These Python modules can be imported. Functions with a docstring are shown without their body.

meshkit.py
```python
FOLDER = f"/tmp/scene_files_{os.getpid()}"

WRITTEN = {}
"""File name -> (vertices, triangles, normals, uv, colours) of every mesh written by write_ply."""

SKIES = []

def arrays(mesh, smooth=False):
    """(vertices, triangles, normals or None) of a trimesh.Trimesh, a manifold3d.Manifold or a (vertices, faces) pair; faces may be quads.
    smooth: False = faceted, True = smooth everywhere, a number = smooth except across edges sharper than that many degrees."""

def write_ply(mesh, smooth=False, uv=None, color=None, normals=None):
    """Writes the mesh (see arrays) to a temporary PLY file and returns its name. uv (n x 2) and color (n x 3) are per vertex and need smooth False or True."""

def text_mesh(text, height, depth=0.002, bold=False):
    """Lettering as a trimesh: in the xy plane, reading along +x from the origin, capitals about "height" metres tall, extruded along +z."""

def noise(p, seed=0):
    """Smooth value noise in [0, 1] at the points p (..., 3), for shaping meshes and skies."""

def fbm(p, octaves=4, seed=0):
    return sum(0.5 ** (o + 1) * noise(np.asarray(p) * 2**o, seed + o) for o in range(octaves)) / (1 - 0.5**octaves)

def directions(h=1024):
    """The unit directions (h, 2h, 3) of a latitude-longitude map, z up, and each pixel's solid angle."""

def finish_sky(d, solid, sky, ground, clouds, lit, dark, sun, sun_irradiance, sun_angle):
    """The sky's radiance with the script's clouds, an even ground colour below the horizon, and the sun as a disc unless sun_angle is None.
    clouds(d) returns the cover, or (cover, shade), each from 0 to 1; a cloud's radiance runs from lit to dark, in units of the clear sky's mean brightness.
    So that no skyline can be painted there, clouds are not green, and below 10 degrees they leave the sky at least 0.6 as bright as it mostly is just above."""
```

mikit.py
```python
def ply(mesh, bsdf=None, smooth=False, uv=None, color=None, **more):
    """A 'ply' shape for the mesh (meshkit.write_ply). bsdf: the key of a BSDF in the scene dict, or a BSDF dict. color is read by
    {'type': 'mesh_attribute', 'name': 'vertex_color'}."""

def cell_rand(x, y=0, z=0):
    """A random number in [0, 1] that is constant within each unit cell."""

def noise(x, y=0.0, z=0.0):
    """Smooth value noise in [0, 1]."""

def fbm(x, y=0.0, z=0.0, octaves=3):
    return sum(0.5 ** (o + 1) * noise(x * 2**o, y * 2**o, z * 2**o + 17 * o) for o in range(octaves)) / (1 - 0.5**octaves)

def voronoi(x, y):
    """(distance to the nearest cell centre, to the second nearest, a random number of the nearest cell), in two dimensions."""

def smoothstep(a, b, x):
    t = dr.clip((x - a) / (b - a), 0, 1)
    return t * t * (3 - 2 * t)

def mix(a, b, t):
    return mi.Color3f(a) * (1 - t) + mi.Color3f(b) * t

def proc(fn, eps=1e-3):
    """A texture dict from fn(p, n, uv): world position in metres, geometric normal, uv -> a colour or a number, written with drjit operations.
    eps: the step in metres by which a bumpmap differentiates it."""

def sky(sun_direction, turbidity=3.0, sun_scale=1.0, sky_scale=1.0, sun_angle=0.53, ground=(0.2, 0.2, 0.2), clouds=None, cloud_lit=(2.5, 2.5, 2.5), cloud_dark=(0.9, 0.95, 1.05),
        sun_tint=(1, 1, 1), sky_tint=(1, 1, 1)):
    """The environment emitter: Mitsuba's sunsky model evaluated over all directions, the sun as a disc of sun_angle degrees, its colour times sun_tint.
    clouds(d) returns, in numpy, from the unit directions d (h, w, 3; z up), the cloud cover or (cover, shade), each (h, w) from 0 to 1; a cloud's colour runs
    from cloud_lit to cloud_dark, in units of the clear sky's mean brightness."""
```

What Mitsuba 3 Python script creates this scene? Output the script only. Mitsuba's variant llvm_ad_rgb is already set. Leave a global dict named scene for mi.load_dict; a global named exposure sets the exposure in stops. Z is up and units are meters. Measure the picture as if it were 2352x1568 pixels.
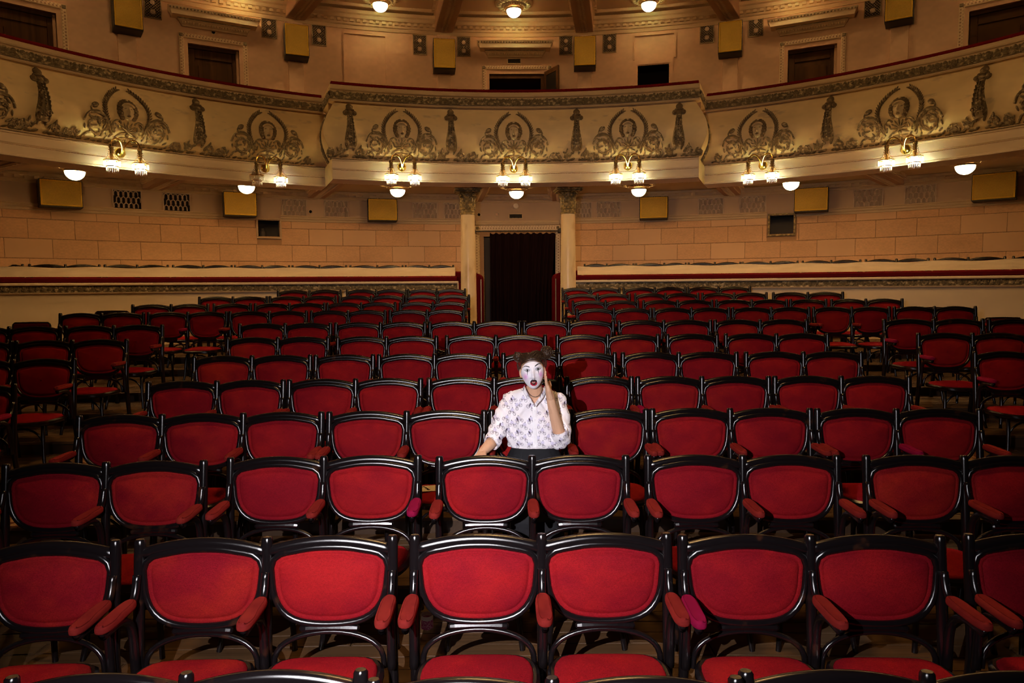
import math, numpy as np, trimesh, mitsuba as mi, drjit as dr, manifold3d as m3
import mikit, meshkit
from mikit import proc, noise, fbm, cell_rand, smoothstep, mix
from scipy.interpolate import LinearNDInterpolator, CubicSpline

T = mi.ScalarTransform4f
scene, labels = {'type': 'scene'}, {}
rng = np.random.default_rng(7)
PI = math.pi

# ------------------------------------------------------------------ camera, lights, exposure
CZ, PITCH, ROLL = 2.05, math.radians(4.5), math.radians(0.45)
fw = np.array([0, math.cos(PITCH), -math.sin(PITCH)])
u0 = np.cross([1.0, 0, 0], fw)
up = math.cos(ROLL) * u0 + math.sin(ROLL) * np.array([1.0, 0, 0])
eye = np.array([0, 0, CZ])
scene['camera'] = {'type': 'perspective', 'fov': 73.74, 'fov_axis': 'x', 'near_clip': 0.05, 'far_clip': 200.0,
                   'to_world': T().look_at(origin=eye.tolist(), target=(eye + fw).tolist(), up=up.tolist())}
exposure = 0.0
WARM = np.array([1.0, 0.57, 0.21])
FLASH = np.array([1.0, 0.95, 1.0])
# the photographer's flash on its stand, left of the camera, aimed at the woman and the front rows
scene['flash'] = {'type': 'spot', 'to_world': T().look_at(origin=[-0.75, -0.15, 2.35], target=[-0.15, 3.6, 0.82], up=[0, 0, 1]),
                  'intensity': {'type': 'rgb', 'value': (FLASH * 90).tolist()}, 'cutoff_angle': 39.0, 'beam_width': 4.0, 'sampling_weight': 10.0}
L_BOWL, L_BULB, L_CHAND, L_UPPER = 46.0, 200.0, 40.0, 64.0

# ------------------------------------------------------------------ materials
def rgb(*c): return {'type': 'rgb', 'value': list(c)}
def pr(name, color, rough=0.6, spec=0.3, **kw):
    scene[name] = {'type': 'twosided', 'b': {'type': 'principled', 'base_color': color if isinstance(color, dict) else rgb(*color), 'roughness': rough, 'specular': spec, **kw}}
    return name

def f_velvet(p, n, uv):
    big = fbm(p.x * 2.3 + 5, p.y * 2.3, p.z * 2.3, 2)
    mid = fbm(p.x * 9, p.y * 9, p.z * 9 + 3, 3)
    fine = noise(p.x * 330, p.y * 330, p.z * 330)
    t = smoothstep(0.30, 0.78, mid * 0.45 + big * 0.55)
    c = mix((0.155, 0.0018, 0.0075), (0.25, 0.0055, 0.0075), t)
    c = mix(c, (0.26, 0.017, 0.006), smoothstep(0.62, 0.80, noise(p.x * 1.3 + 11, p.y * 1.1, 5.0)) * t * 0.5)
    return c * (0.72 + 0.56 * fine)
pr('velvet', proc(f_velvet), 0.85, 0.12, sheen=0.9, sheen_tint=0.8)
pr('velvet_pad', proc(lambda p, n, uv: mix((0.10, 0.006, 0.007), (0.20, 0.018, 0.012), fbm(p.x * 30, p.y * 12, p.z * 30, 3))), 0.85, 0.08, sheen=0.5, sheen_tint=1.0)
pr('velvet_new', (0.17, 0.002, 0.028), 0.85, 0.1, sheen=0.8, sheen_tint=0.8)
pr('velvet_dark', (0.085, 0.0025, 0.006), 0.9, 0.1, sheen=0.5, sheen_tint=0.8)
pr('velvet_rail', (0.14, 0.005, 0.007), 0.9, 0.1, sheen=0.6, sheen_tint=0.6)

def f_lacquer(p, n, uv):
    w = smoothstep(0.66, 0.80, fbm(p.x * 14, p.y * 14, p.z * 10, 4))
    return mix((0.006, 0.0045, 0.005), (0.030, 0.012, 0.007), w)
scene['lacquer'] = {'type': 'twosided', 'b': {'type': 'roughplastic', 'distribution': 'beckmann', 'alpha': 0.10, 'int_ior': 1.62, 'diffuse_reflectance': proc(f_lacquer)}}
pr('screw', (0.55, 0.50, 0.42), 0.3, 0.5, metallic=1.0)

def f_plank(p, n, uv):
    g = fbm(p.x * 2.2, p.y * 60, p.z * 9, 4)
    w = smoothstep(0.45, 0.75, fbm(p.x * 1.3 + 9, p.y * 5, p.z, 3))
    return mix(mix((0.042, 0.021, 0.009), (0.11, 0.058, 0.025), g), (0.16, 0.10, 0.053), w * 0.5)
pr('plank', proc(f_plank), 0.5, 0.25)
pr('riser', (0.05, 0.026, 0.013), 0.5, 0.3)
def f_carpet(p, n, uv):
    a = noise(p.x * 22, p.y * 22, p.z * 22); b = fbm(p.x * 70, p.y * 70, p.z * 70, 2)
    return mix((0.10, 0.035, 0.02), (0.30, 0.18, 0.085), smoothstep(0.45, 0.6, a)) * (0.5 + b)
pr('carpet', proc(f_carpet), 0.95, 0.05)

def f_plaster(p, n, uv):
    a = fbm(p.x * 1.2, p.y * 1.2, p.z * 1.6, 4); b = fbm(p.x * 14, p.y * 14, p.z * 14, 2)
    return mix((0.55, 0.37, 0.255), (0.70, 0.49, 0.35), a) * (0.93 + 0.14 * b)
pr('plaster_pink', proc(f_plaster), 0.95, 0.05)
pr('plaster_grey', (0.50, 0.37, 0.275), 0.95, 0.05)
pr('stone_block', proc(lambda p, n, uv: mix((0.57, 0.335, 0.185), (0.70, 0.435, 0.255), fbm(p.x * 2.1, p.y * 2.1, p.z * 2.5 + 4, 4)) * (0.92 + 0.16 * noise(p.x * 40, p.y * 40, p.z * 40))), 0.85, 0.15)
pr('stone_block_pale', (0.67, 0.43, 0.26), 0.85, 0.15)
pr('joint', (0.33, 0.20, 0.115), 0.9, 0.1)
def f_cream(p, n, uv):
    a = fbm(p.x * 1.1 + 3, p.y * 1.1, p.z * 5.5, 4); b = fbm(p.x * 9, p.y * 9, p.z * 9, 3)
    s = smoothstep(0.62, 0.78, fbm(p.x * 5, p.y * 5, p.z * 8, 4))
    return mix(mix((0.70, 0.54, 0.31), (0.86, 0.69, 0.42), a), (0.46, 0.36, 0.25), s * 0.55) * (0.93 + 0.14 * b)
pr('cream', proc(f_cream), 0.6, 0.3)
pr('cream_fascia', proc(lambda p, n, uv: mix((0.66, 0.53, 0.40), (0.82, 0.69, 0.54), fbm(p.x * 1.7, p.y * 1.7, p.z * 7, 3))), 0.6, 0.3)
pr('cream_plain', (0.74, 0.60, 0.42), 0.65, 0.25)
pr('ceiling_paint', (0.33, 0.22, 0.135), 0.85, 0.12)
pr('soffit_paint', (0.40, 0.27, 0.165), 0.85, 0.12)
pr('beam_paint', (0.36, 0.225, 0.15), 0.8, 0.15)
pr('plaster_trim', (0.56, 0.43, 0.29), 0.95, 0.05)
pr('patina', proc(lambda p, n, uv: mix((0.165, 0.13, 0.08), (0.54, 0.45, 0.30), smoothstep(0.50, 0.78, fbm(p.x * 26, p.y * 26, p.z * 26, 3)))), 0.7, 0.25)
pr('patina_dark', proc(lambda p, n, uv: mix((0.135, 0.10, 0.06), (0.38, 0.31, 0.20), smoothstep(0.55, 0.85, fbm(p.x * 22, p.y * 22, p.z * 22, 3)))), 0.7, 0.25)
pr('mask_plaster', (0.64, 0.52, 0.35), 0.7, 0.25)
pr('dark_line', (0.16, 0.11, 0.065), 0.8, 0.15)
pr('brass', (0.78, 0.50, 0.16), 0.22, 0.5, metallic=1.0)
pr('brass_dark', (0.16, 0.11, 0.05), 0.35, 0.5, metallic=0.8)
pr('bronze', (0.30, 0.19, 0.085), 0.4, 0.5, metallic=0.6)
pr('gilt_dark', proc(lambda p, n, uv: mix((0.12, 0.085, 0.03), (0.46, 0.33, 0.13), smoothstep(0.4, 0.75, fbm(p.x * 30, p.y * 30, p.z * 30, 3)))), 0.5, 0.4)
pr('column_marble', proc(lambda p, n, uv: mix((0.78, 0.62, 0.38), (0.62, 0.45, 0.24), smoothstep(0.55, 0.8, fbm(p.x * 6, p.y * 6, p.z * 2.5, 4)))), 0.3, 0.45)
pr('speaker_black', (0.028, 0.024, 0.024), 0.6, 0.2)
def f_cloth(p, n, uv):
    a = fbm(p.x * 3, p.y * 3, p.z * 3, 3); b = noise(p.x * 120, p.y * 120, p.z * 120)
    return mix((0.38, 0.24, 0.045), (0.56, 0.375, 0.08), a) * (0.85 + 0.3 * b)
pr('speaker_cloth', proc(f_cloth), 0.9, 0.1)
pr('speaker_edge', (0.62, 0.39, 0.05), 0.85, 0.1)
pr('door_wood', proc(lambda p, n, uv: mix((0.020, 0.0075, 0.0028), (0.075, 0.030, 0.010), fbm((p.x + p.y) * 16, p.z * 1.1, 2.0, 4))), 0.6, 0.12)
pr('dark_void', (0.012, 0.010, 0.010), 0.9, 0.05)
pr('dark_grey', (0.05, 0.045, 0.045), 0.7, 0.2)
pr('grille_pale', (0.50, 0.40, 0.33), 0.8, 0.15)
pr('grille_fill', (0.26, 0.20, 0.17), 0.85, 0.1)
pr('grille_bronze', (0.21, 0.155, 0.10), 0.7, 0.2)
pr('sheet_cloth', proc(lambda p, n, uv: mix((0.52, 0.43, 0.32), (0.66, 0.56, 0.42), fbm(p.x * 2, p.y * 2, p.z * 9, 3))), 0.9, 0.1)
pr('curtain_cloth', (0.009, 0.0035, 0.0045), 0.95, 0.03)
pr('white_plastic', (0.75, 0.68, 0.58), 0.5, 0.3)
scene['crystal'] = {'type': 'principledthin', 'base_color': rgb(0.95, 0.9, 0.8), 'roughness': 0.25, 'diff_trans': 1.1, 'spec_trans': 0.25}
pr('opal', (0.9, 0.85, 0.75), 0.3, 0.4)
pr('lip_red', (0.42, 0.012, 0.03), 0.3, 0.5)
pr('lip_black', (0.015, 0.008, 0.010), 0.3, 0.4)
pr('mouth_dark', (0.09, 0.02, 0.02), 0.5, 0.2)
pr('tongue', (0.42, 0.20, 0.17), 0.5, 0.3)
pr('makeup_black', (0.012, 0.012, 0.02), 0.6, 0.2)
pr('eye_white', (0.82, 0.80, 0.80), 0.15, 0.5)
pr('iris', (0.02, 0.016, 0.015), 0.1, 0.6)
pr('hair', proc(lambda p, n, uv: mix((0.014, 0.0065, 0.0035), (0.066, 0.031, 0.015), fbm(p.x * 90, p.y * 90, p.z * 45, 3))), 0.45, 0.4)
pr('skirt_black', (0.012, 0.012, 0.014), 0.8, 0.2)
pr('bead_black', (0.012, 0.012, 0.012), 0.2, 0.6)
scene['skin'] = {'type': 'twosided', 'b': {'type': 'principled', 'base_color': {'type': 'mesh_attribute', 'name': 'vertex_color'}, 'roughness': 0.5, 'specular': 0.35}}
pr('card', (0.66, 0.58, 0.40), 0.8, 0.2)
pr('ink', (0.012, 0.012, 0.012), 0.8, 0.1)
pr('label_white', (0.80, 0.80, 0.82), 0.5, 0.3)
pr('label_magenta', proc(lambda p, n, uv: mix((0.42, 0.02, 0.22), (0.70, 0.45, 0.62), smoothstep(0.45, 0.6, noise(p.x * 150, p.y * 150, p.z * 320)))), 0.5, 0.3)
pr('cap_red', (0.35, 0.02, 0.03), 0.4, 0.4)
scene['bottle_clear'] = {'type': 'thindielectric', 'int_ior': 1.3}

# ------------------------------------------------------------------ mesh helpers
def cat(*ms):
    ms = [m for m in (ms[0] if len(ms) == 1 and isinstance(ms[0], list) else ms)]
    vs, fs, k = [], [], 0
    for v, f in ms:
        vs.append(v); fs.append(f + k); k += len(v)
    return np.vstack(vs), np.vstack(fs)

def quads(nu, nv, cu=False, cv=False):
    i, j = np.meshgrid(np.arange(nu if cu else nu - 1), np.arange(nv if cv else nv - 1), indexing='ij')
    i, j = i.ravel(), j.ravel(); i2, j2 = (i + 1) % nu, (j + 1) % nv
    a, b, c, d = i * nv + j, i2 * nv + j, i2 * nv + j2, i * nv + j2
    return np.vstack([np.stack([a, b, c], 1), np.stack([a, c, d], 1)])

def grid(P, cu=False, cv=False):
    return P.reshape(-1, 3), quads(P.shape[0], P.shape[1], cu, cv)

def spline(pts, n, closed=False):
    p = np.asarray(pts, float)
    if closed: p = np.vstack([p, p[:1]])
    d = np.r_[0, np.cumsum(np.linalg.norm(np.diff(p, axis=0), axis=1))]
    cs = CubicSpline(d, p, bc_type='periodic' if closed else 'natural')
    return cs(np.linspace(0, d[-1], n + 1)[:-1] if closed else np.linspace(0, d[-1], n))

def tube(pts, r, sides=8, closed=False, flat=1.0, upv=None):
    p = np.asarray(pts, float); n = len(p)
    r = np.broadcast_to(r, (n,)).astype(float)
    t = (np.roll(p, -1, 0) - np.roll(p, 1, 0)) if closed else np.gradient(p, axis=0)
    t /= np.linalg.norm(t, axis=1, keepdims=True) + 1e-12
    a = np.zeros_like(p)
    if upv is not None:
        a[:] = np.cross(t, upv)
    else:
        a0 = np.cross(t[0], [0, 0, 1] if abs(t[0, 2]) < 0.9 else [1, 0, 0]); a0 /= np.linalg.norm(a0); a[0] = a0
        for i in range(1, n):
            a[i] = a[i - 1] - t[i] * (a[i - 1] @ t[i])
            a[i] /= np.linalg.norm(a[i]) + 1e-12
    a /= np.linalg.norm(a, axis=1, keepdims=True) + 1e-12
    b = np.cross(t, a)
    th = np.arange(sides) * 2 * PI / sides
    V = p[:, None] + r[:, None, None] * (np.cos(th)[None, :, None] * a[:, None] * flat + np.sin(th)[None, :, None] * b[:, None])
    v, f = grid(V, cu=closed, cv=True)
    if not closed:
        k = len(v); v = np.vstack([v, p[:1], p[-1:]]); i = np.arange(sides); j = (i + 1) % sides
        f = np.vstack([f, np.stack([np.full(sides, k), i, j], 1), np.stack([np.full(sides, k + 1), (n - 1) * sides + j, (n - 1) * sides + i], 1)])
    return v, f

def lathe(prof, n=24, axis_z=True):
    q = np.asarray(prof, float); th = np.arange(n) * 2 * PI / n
    V = np.stack([q[:, None, 0] * np.cos(th), q[:, None, 0] * np.sin(th), np.broadcast_to(q[:, None, 1], (len(q), n))], -1)
    return grid(V, cv=True)

def box(x0, x1, y0, y1, z0, z1, b=0.0):
    m = trimesh.creation.box(extents=[x1 - x0, y1 - y0, z1 - z0])
    if b:
        ex = np.array([x1 - x0, y1 - y0, z1 - z0]) / 2
        pts = []
        for s in np.ndindex(2, 2, 2):
            c = (np.array(s) * 2 - 1)
            for k in range(3):
                q = ex - b; q[k] = ex[k]; pts.append(c * q)
        m = trimesh.convex.convex_hull(np.array(pts))
    return np.array(m.vertices) + np.array([x0 + x1, y0 + y1, z0 + z1]) / 2, np.array(m.faces)

ICO1 = trimesh.creation.icosphere(subdivisions=1); ICO2 = trimesh.creation.icosphere(subdivisions=2)
OCT = (np.array([[1, 0, 0], [-1, 0, 0], [0, 1, 0], [0, -1, 0], [0, 0, 1], [0, 0, -1.0]]), np.array([[0, 2, 4], [2, 1, 4], [1, 3, 4], [3, 0, 4], [2, 0, 5], [1, 2, 5], [3, 1, 5], [0, 3, 5]]))
def ell(c, r, sub=1, rot=None):
    m = ICO1 if sub == 1 else ICO2
    v = np.array(m.vertices) * np.asarray(r, float)
    if rot is not None: v = v @ rot.T
    return v + np.asarray(c, float), np.array(m.faces)
def Rz(a): c, s = math.cos(a), math.sin(a); return np.array([[c, -s, 0], [s, c, 0], [0, 0, 1.0]])
def Ry(a): c, s = math.cos(a), math.sin(a); return np.array([[c, 0, s], [0, 1, 0], [-s, 0, c]])
def Rx(a): c, s = math.cos(a), math.sin(a); return np.array([[1, 0, 0], [0, c, -s], [0, s, c]])

def sub(mesh, M=None, o=(0, 0, 0)):
    v, f = mesh
    return (v @ M.T if M is not None else v) + np.asarray(o, float), f

used = {}
def nm(base):
    k = used.get(base, 0); used[base] = k + 1
    return base if k == 0 else f'{base}_{k:03d}'
def add(key, mesh, bsdf, smooth=30, **kw):
    scene[key] = mikit.ply(mesh, bsdf, smooth=smooth, **kw)
    return key
def part(parent, name, mesh, bsdf, smooth=30, label=None, kind=None, **kw):
    key = nm(parent + '__' + name)
    add(key, mesh, bsdf, smooth, **kw)
    if label or kind:
        labels[key] = {}
        if label: labels[key]['label'] = label
        if kind: labels[key]['kind'] = kind
    return key
def thing(name, label, cat_, group=None):
    key = nm(name); labels[key] = {'label': label, 'category': cat_}
    if group: labels[key]['group'] = group
    return key
def struct(name, mesh=None, bsdf=None, smooth=30, label=None):
    if mesh is not None: add(name, mesh, bsdf, smooth)
    labels[name] = {'kind': 'structure'}
    if label: labels[name]['label'] = label
    return name

class Cyl:
    """A vertical cylinder: the round of the auditorium. phi in degrees, n = distance from the surface towards the hall."""
    def __init__(s, x0, yc, R): s.x0, s.yc, s.R = x0, yc, R
    def p(s, phi, z, n=0.0):
        a = np.radians(phi); r = s.R - n
        return np.stack(np.broadcast_arrays(s.x0 + r * np.sin(a), s.yc + r * np.cos(a), z), -1).astype(float)
    def put(s, mesh, phi, z=0.0, n=0.0):
        """mesh in (along, towards the hall, up) -> world"""
        v, f = mesh; a = math.radians(phi)
        t, w = np.array([math.cos(a), -math.sin(a), 0]), np.array([-math.sin(a), -math.cos(a), 0])
        return s.p(phi, z, n) + v[:, :1] * t + v[:, 1:2] * w + v[:, 2:] * np.array([0, 0, 1.0]), f[:, ::-1]
    def sweep(s, prof, a0, a1, step=1.2, close=False):
        q = np.asarray(prof, float); ph = np.linspace(a0, a1, max(2, int(abs(a1 - a0) / step) + 1))
        P = s.p(ph[:, None], q[None, :, 1], q[None, :, 0])
        m = grid(P, cv=close)
        if close:
            caps = []
            for e in (0, len(ph) - 1):
                c = P[e].mean(0); k = len(q)
                i = np.arange(k); caps.append((np.vstack([P[e], c]), np.stack([i, (i + 1) % k, np.full(k, k)], 1)))
            m = cat(m, *caps)
        return m
CEN, SID, WAL, BAR = Cyl(.25, 3.0, 8.8), Cyl(.18, 4.8, 8.0), Cyl(.38, 2.3, 12.7), Cyl(.1, -2.9, 16.0)

def arcs(cyl, band, ds, a0, a1):
    """relief band with leaves: band(s, t) -> height; returns a displaced strip between z0 and z1"""
    z0, z1, n0, fn = band
    ns = int(abs(math.radians(a1 - a0)) * cyl.R / ds); nt = 12
    ph = np.linspace(a0, a1, ns)[:, None]; t = np.linspace(0, 1, nt)[None, :]
    s = np.radians(ph) * cyl.R
    return grid(cyl.p(ph + 0 * t, z0 + (z1 - z0) * t + 0 * ph, n0 + fn(s + 0 * t, t + 0 * s)))
def leaf_relief(period, amp):
    def fn(s, t):
        u = (s / period) % 1.0 - 0.5
        w = 0.46 * np.sin(PI * np.clip(t * 0.95 + 0.05, 0, 1)) ** 0.7 + 0.02
        leaf = np.clip(1 - (np.abs(u) / w) ** 2, 0, 1) ** 0.6
        vein = np.abs(np.sin((np.abs(u) * 9 + t * 5) * PI)) * 0.45 + 0.55
        egg = np.clip(1 - ((np.abs(u) - 0.5) / 0.13) ** 2, 0, 1) * np.clip(1 - ((t - 0.62) / 0.36) ** 2, 0, 1)
        h = np.maximum(leaf * vein, egg * 0.8)
        e = np.minimum(np.clip(t / 0.12, 0, 1), np.clip((1 - t) / 0.12, 0, 1))
        bead = (t < 0.13) * (0.4 + 0.6 * np.abs(np.sin(s / period * 4 * PI)))
        return amp * np.maximum(h * e, bead * 0.5)
    return fn

# ------------------------------------------------------------------ floor: a raked floor of wooden treads, one per row
RR = 45.0                                     # radius of the seat rows
ROWS = [  # depth of the row, height of the post tops, the posts (x) of every joined unit
(2.06,0.832,[[-1.579,-1.039,-0.489],[-0.437,0.116,0.684],[0.727,1.29,1.84]]),
(2.95,0.952,[[-2.276,-1.74],[-1.636,-1.085,-0.535],[-0.437,0.123,0.676],[0.741,1.294,1.85],[1.985,2.524]]),
(3.9,1.066,[[-2.867,-2.319,-1.775],[-1.642,-1.104,-0.556],[-0.427,0.111,0.654],[0.782,1.323,1.858],[2.025,2.566,3.105]]),
(4.78,1.18,[[-2.999,-2.442,-1.887,-1.345],[-1.288,-0.746,-0.201],[-0.149,0.409,0.941],[0.987,1.532,2.084],[2.132,2.668,3.219]]),
(5.66,1.295,[[-4.541,-4.035],[-2.983,-2.436,-1.898],[-1.848,-1.304,-0.765],[-0.696,-0.152,0.394],[0.456,0.992],[1.043,1.572,2.117],[2.17,2.704,3.239]]),
(6.58,1.41,[[-5.186,-4.66,-4.121],[-3.039,-2.5,-1.949],[-1.887,-1.342],[-1.283,-0.751,-0.22],[-0.085,0.454,0.992],[1.068,1.602,2.149],[2.244,2.779,3.31],[4.343,4.873]]),
(7.46,1.525,[[-5.796,-5.264],[-5.209,-4.662,-4.115],[-3.071,-2.541,-2.005],[-1.888,-1.365,-0.824],[-0.714,-0.176,0.363],[0.496,1.043,1.588],[1.691,2.221],[2.324,2.86,3.395],[4.331,4.869,5.403]]),
(8.32,1.635,[[-6.369,-5.848,-5.304],[-5.233,-4.704,-4.159],[-3.27,-2.737,-2.198],[-2.131,-1.597,-1.059],[-1.001,-0.46,0.092],[0.151,0.692,1.231],[1.305,1.842,2.4],[2.462,2.993,3.537],[4.419,4.973,5.506],[5.572,6.104]]),
(9.9,1.735,[[-6.259,-5.729,-5.181],[-5.111,-4.587,-4.06],[-4.006,-3.464,-2.946],[-2.872,-2.354,-1.826],[-1.757,-1.225,-0.696],[0.943,1.47,1.995],[2.051,2.584,3.112],[3.167,3.701,4.221],[4.275,4.787,5.285],[5.365,5.887,6.409]]),
(10.75,1.83,[[-5.748,-5.199,-4.666],[-4.583,-4.04],[-3.956,-3.444,-2.913],[-2.866,-2.35,-1.824],[-1.749,-1.239,-0.72],[0.962,1.473,1.975],[2.057,2.582,3.109],[3.182,3.716,4.238],[4.302,4.822],[4.899,5.397,5.911]]),
(11.55,1.93,[[-5.144,-4.616,-4.073],[-4.01,-3.466,-2.938],[-2.881,-2.355,-1.825],[-1.774,-1.249,-0.721],[0.917,1.451,1.983],[2.077,2.577,3.115],[3.187,3.705,4.225],[4.329,4.875,5.42]]),
(12.3,2.03,[[-4.136,-3.595,-3.048],[-2.934,-2.42,-1.887],[-1.848,-1.343,-0.837],[0.914,1.413,1.933],[2.01,2.558,3.093],[3.139,3.67,4.209]]),
]
H_POST = 0.93
ROWS = [(d, z + 0.013, u) for d, z, u in ROWS]
def rowy(D, x): return D - np.asarray(x) ** 2 / (2 * RR)
edges = [0.6] + [r[0] + 0.10 for r in ROWS] + [15.4]     # tread k lies between edges[k] and edges[k+1]
levels = [r[1] - H_POST for r in ROWS] + [1.19]
xs = np.linspace(-9.6, 9.8, 41)
fl = []
for k, z in enumerate(levels):
    y0, y1 = rowy(edges[k], xs), rowy(edges[k + 1], xs)
    fl.append(grid(np.stack([np.stack([xs, y0, xs * 0 + z - 0.022], 1), np.stack([xs, y1, xs * 0 + z - 0.022], 1)], 1)))
    zn = levels[min(k + 1, len(levels) - 1)]
    fl.append(grid(np.stack([np.stack([xs, y1 + 0.004, xs * 0 + z - 0.03], 1), np.stack([xs, y1 + 0.004, xs * 0 + zn - 0.02], 1)], 1)))
struct('floor', cat(fl), 'riser', 30, 'raked wooden floor of stepped treads under the seat rows')
far_planks = []
for k, z in enumerate(levels):
    y0, y1 = edges[k], edges[k + 1]
    npl = max(4, int(round((y1 - y0) / 0.115)))
    if k == 0: npl, y0 = 4, 1.55
    w = (y1 - y0) / npl
    segs = [-3.9, -2.2, -0.55, 0.95, 2.5, 4.2] if 1 <= k <= 4 else ([-1.9, -0.3, 1.2, 2.2] if k == 0 else np.linspace(-9.0, 9.0, 13).tolist())
    for i in range(npl):
        off = 0.4 * math.sin(i * 2.4 + k)
        ss = [segs[0]] + [s + off for s in segs[1:-1]] + [segs[-1]]
        for a, b in zip(ss, ss[1:]):
            xa, xb = a + 0.002, b - 0.002; ya, yb = y0 + i * w + 0.002, y0 + (i + 1) * w - 0.002
            q = np.array([[xa, rowy(ya, xa), 0], [xb, rowy(ya, xb), 0], [xb, rowy(yb, xb), 0], [xa, rowy(yb, xa), 0]])
            lift = 0.0015 * math.sin(i * 7 + a * 5)
            v = np.vstack([q + [0, 0, z - 0.022], q + [0, 0, z - 0.003 + lift], q * [1, 1, 0] + (q.mean(0) - q) * 0.02 + [0, 0, z + lift]])
            f = quads(3, 4, cv=True); f = np.vstack([f, [[8, 9, 10], [8, 10, 11]]])
            if 1 <= k <= 4: part('floor', 'plank', (v, f), 'plank', False)
            else: far_planks.append((v, f))
part('floor', 'far_planks', cat(far_planks), 'plank', False, kind='stuff')
# patterned carpet runners on the steps of the two side aisles
for (xa, xb, side) in ((-4.0, -3.12, 'left'), (3.42, 4.28, 'right')):
    pieces = []
    for k in range(4, 9):
        z = levels[k] + 0.006
        X = np.linspace(xa, xb, 5); y0, y1 = rowy(edges[k], X) + 0.006, rowy(edges[k + 1], X) - 0.03
        P = np.stack([np.stack([X, y0, X * 0 + z - 0.02], 1), np.stack([X, y0, X * 0 + z], 1), np.stack([X, y1, X * 0 + z], 1), np.stack([X, y1, X * 0 + z - 0.02], 1)], 1)
        pieces.append(grid(P))
        zn = levels[min(k + 1, 12)]
        pieces.append(grid(np.stack([np.stack([X, y1 + 0.02, X * 0 + z], 1), np.stack([X, y1 + 0.02, X * 0 + zn - 0.02], 1)], 1)))
    t = thing('carpet_runner', f'patterned brown carpet runner on the steps of the {side} aisle', 'carpet')
    add(t, cat(pieces), 'carpet')

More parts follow.
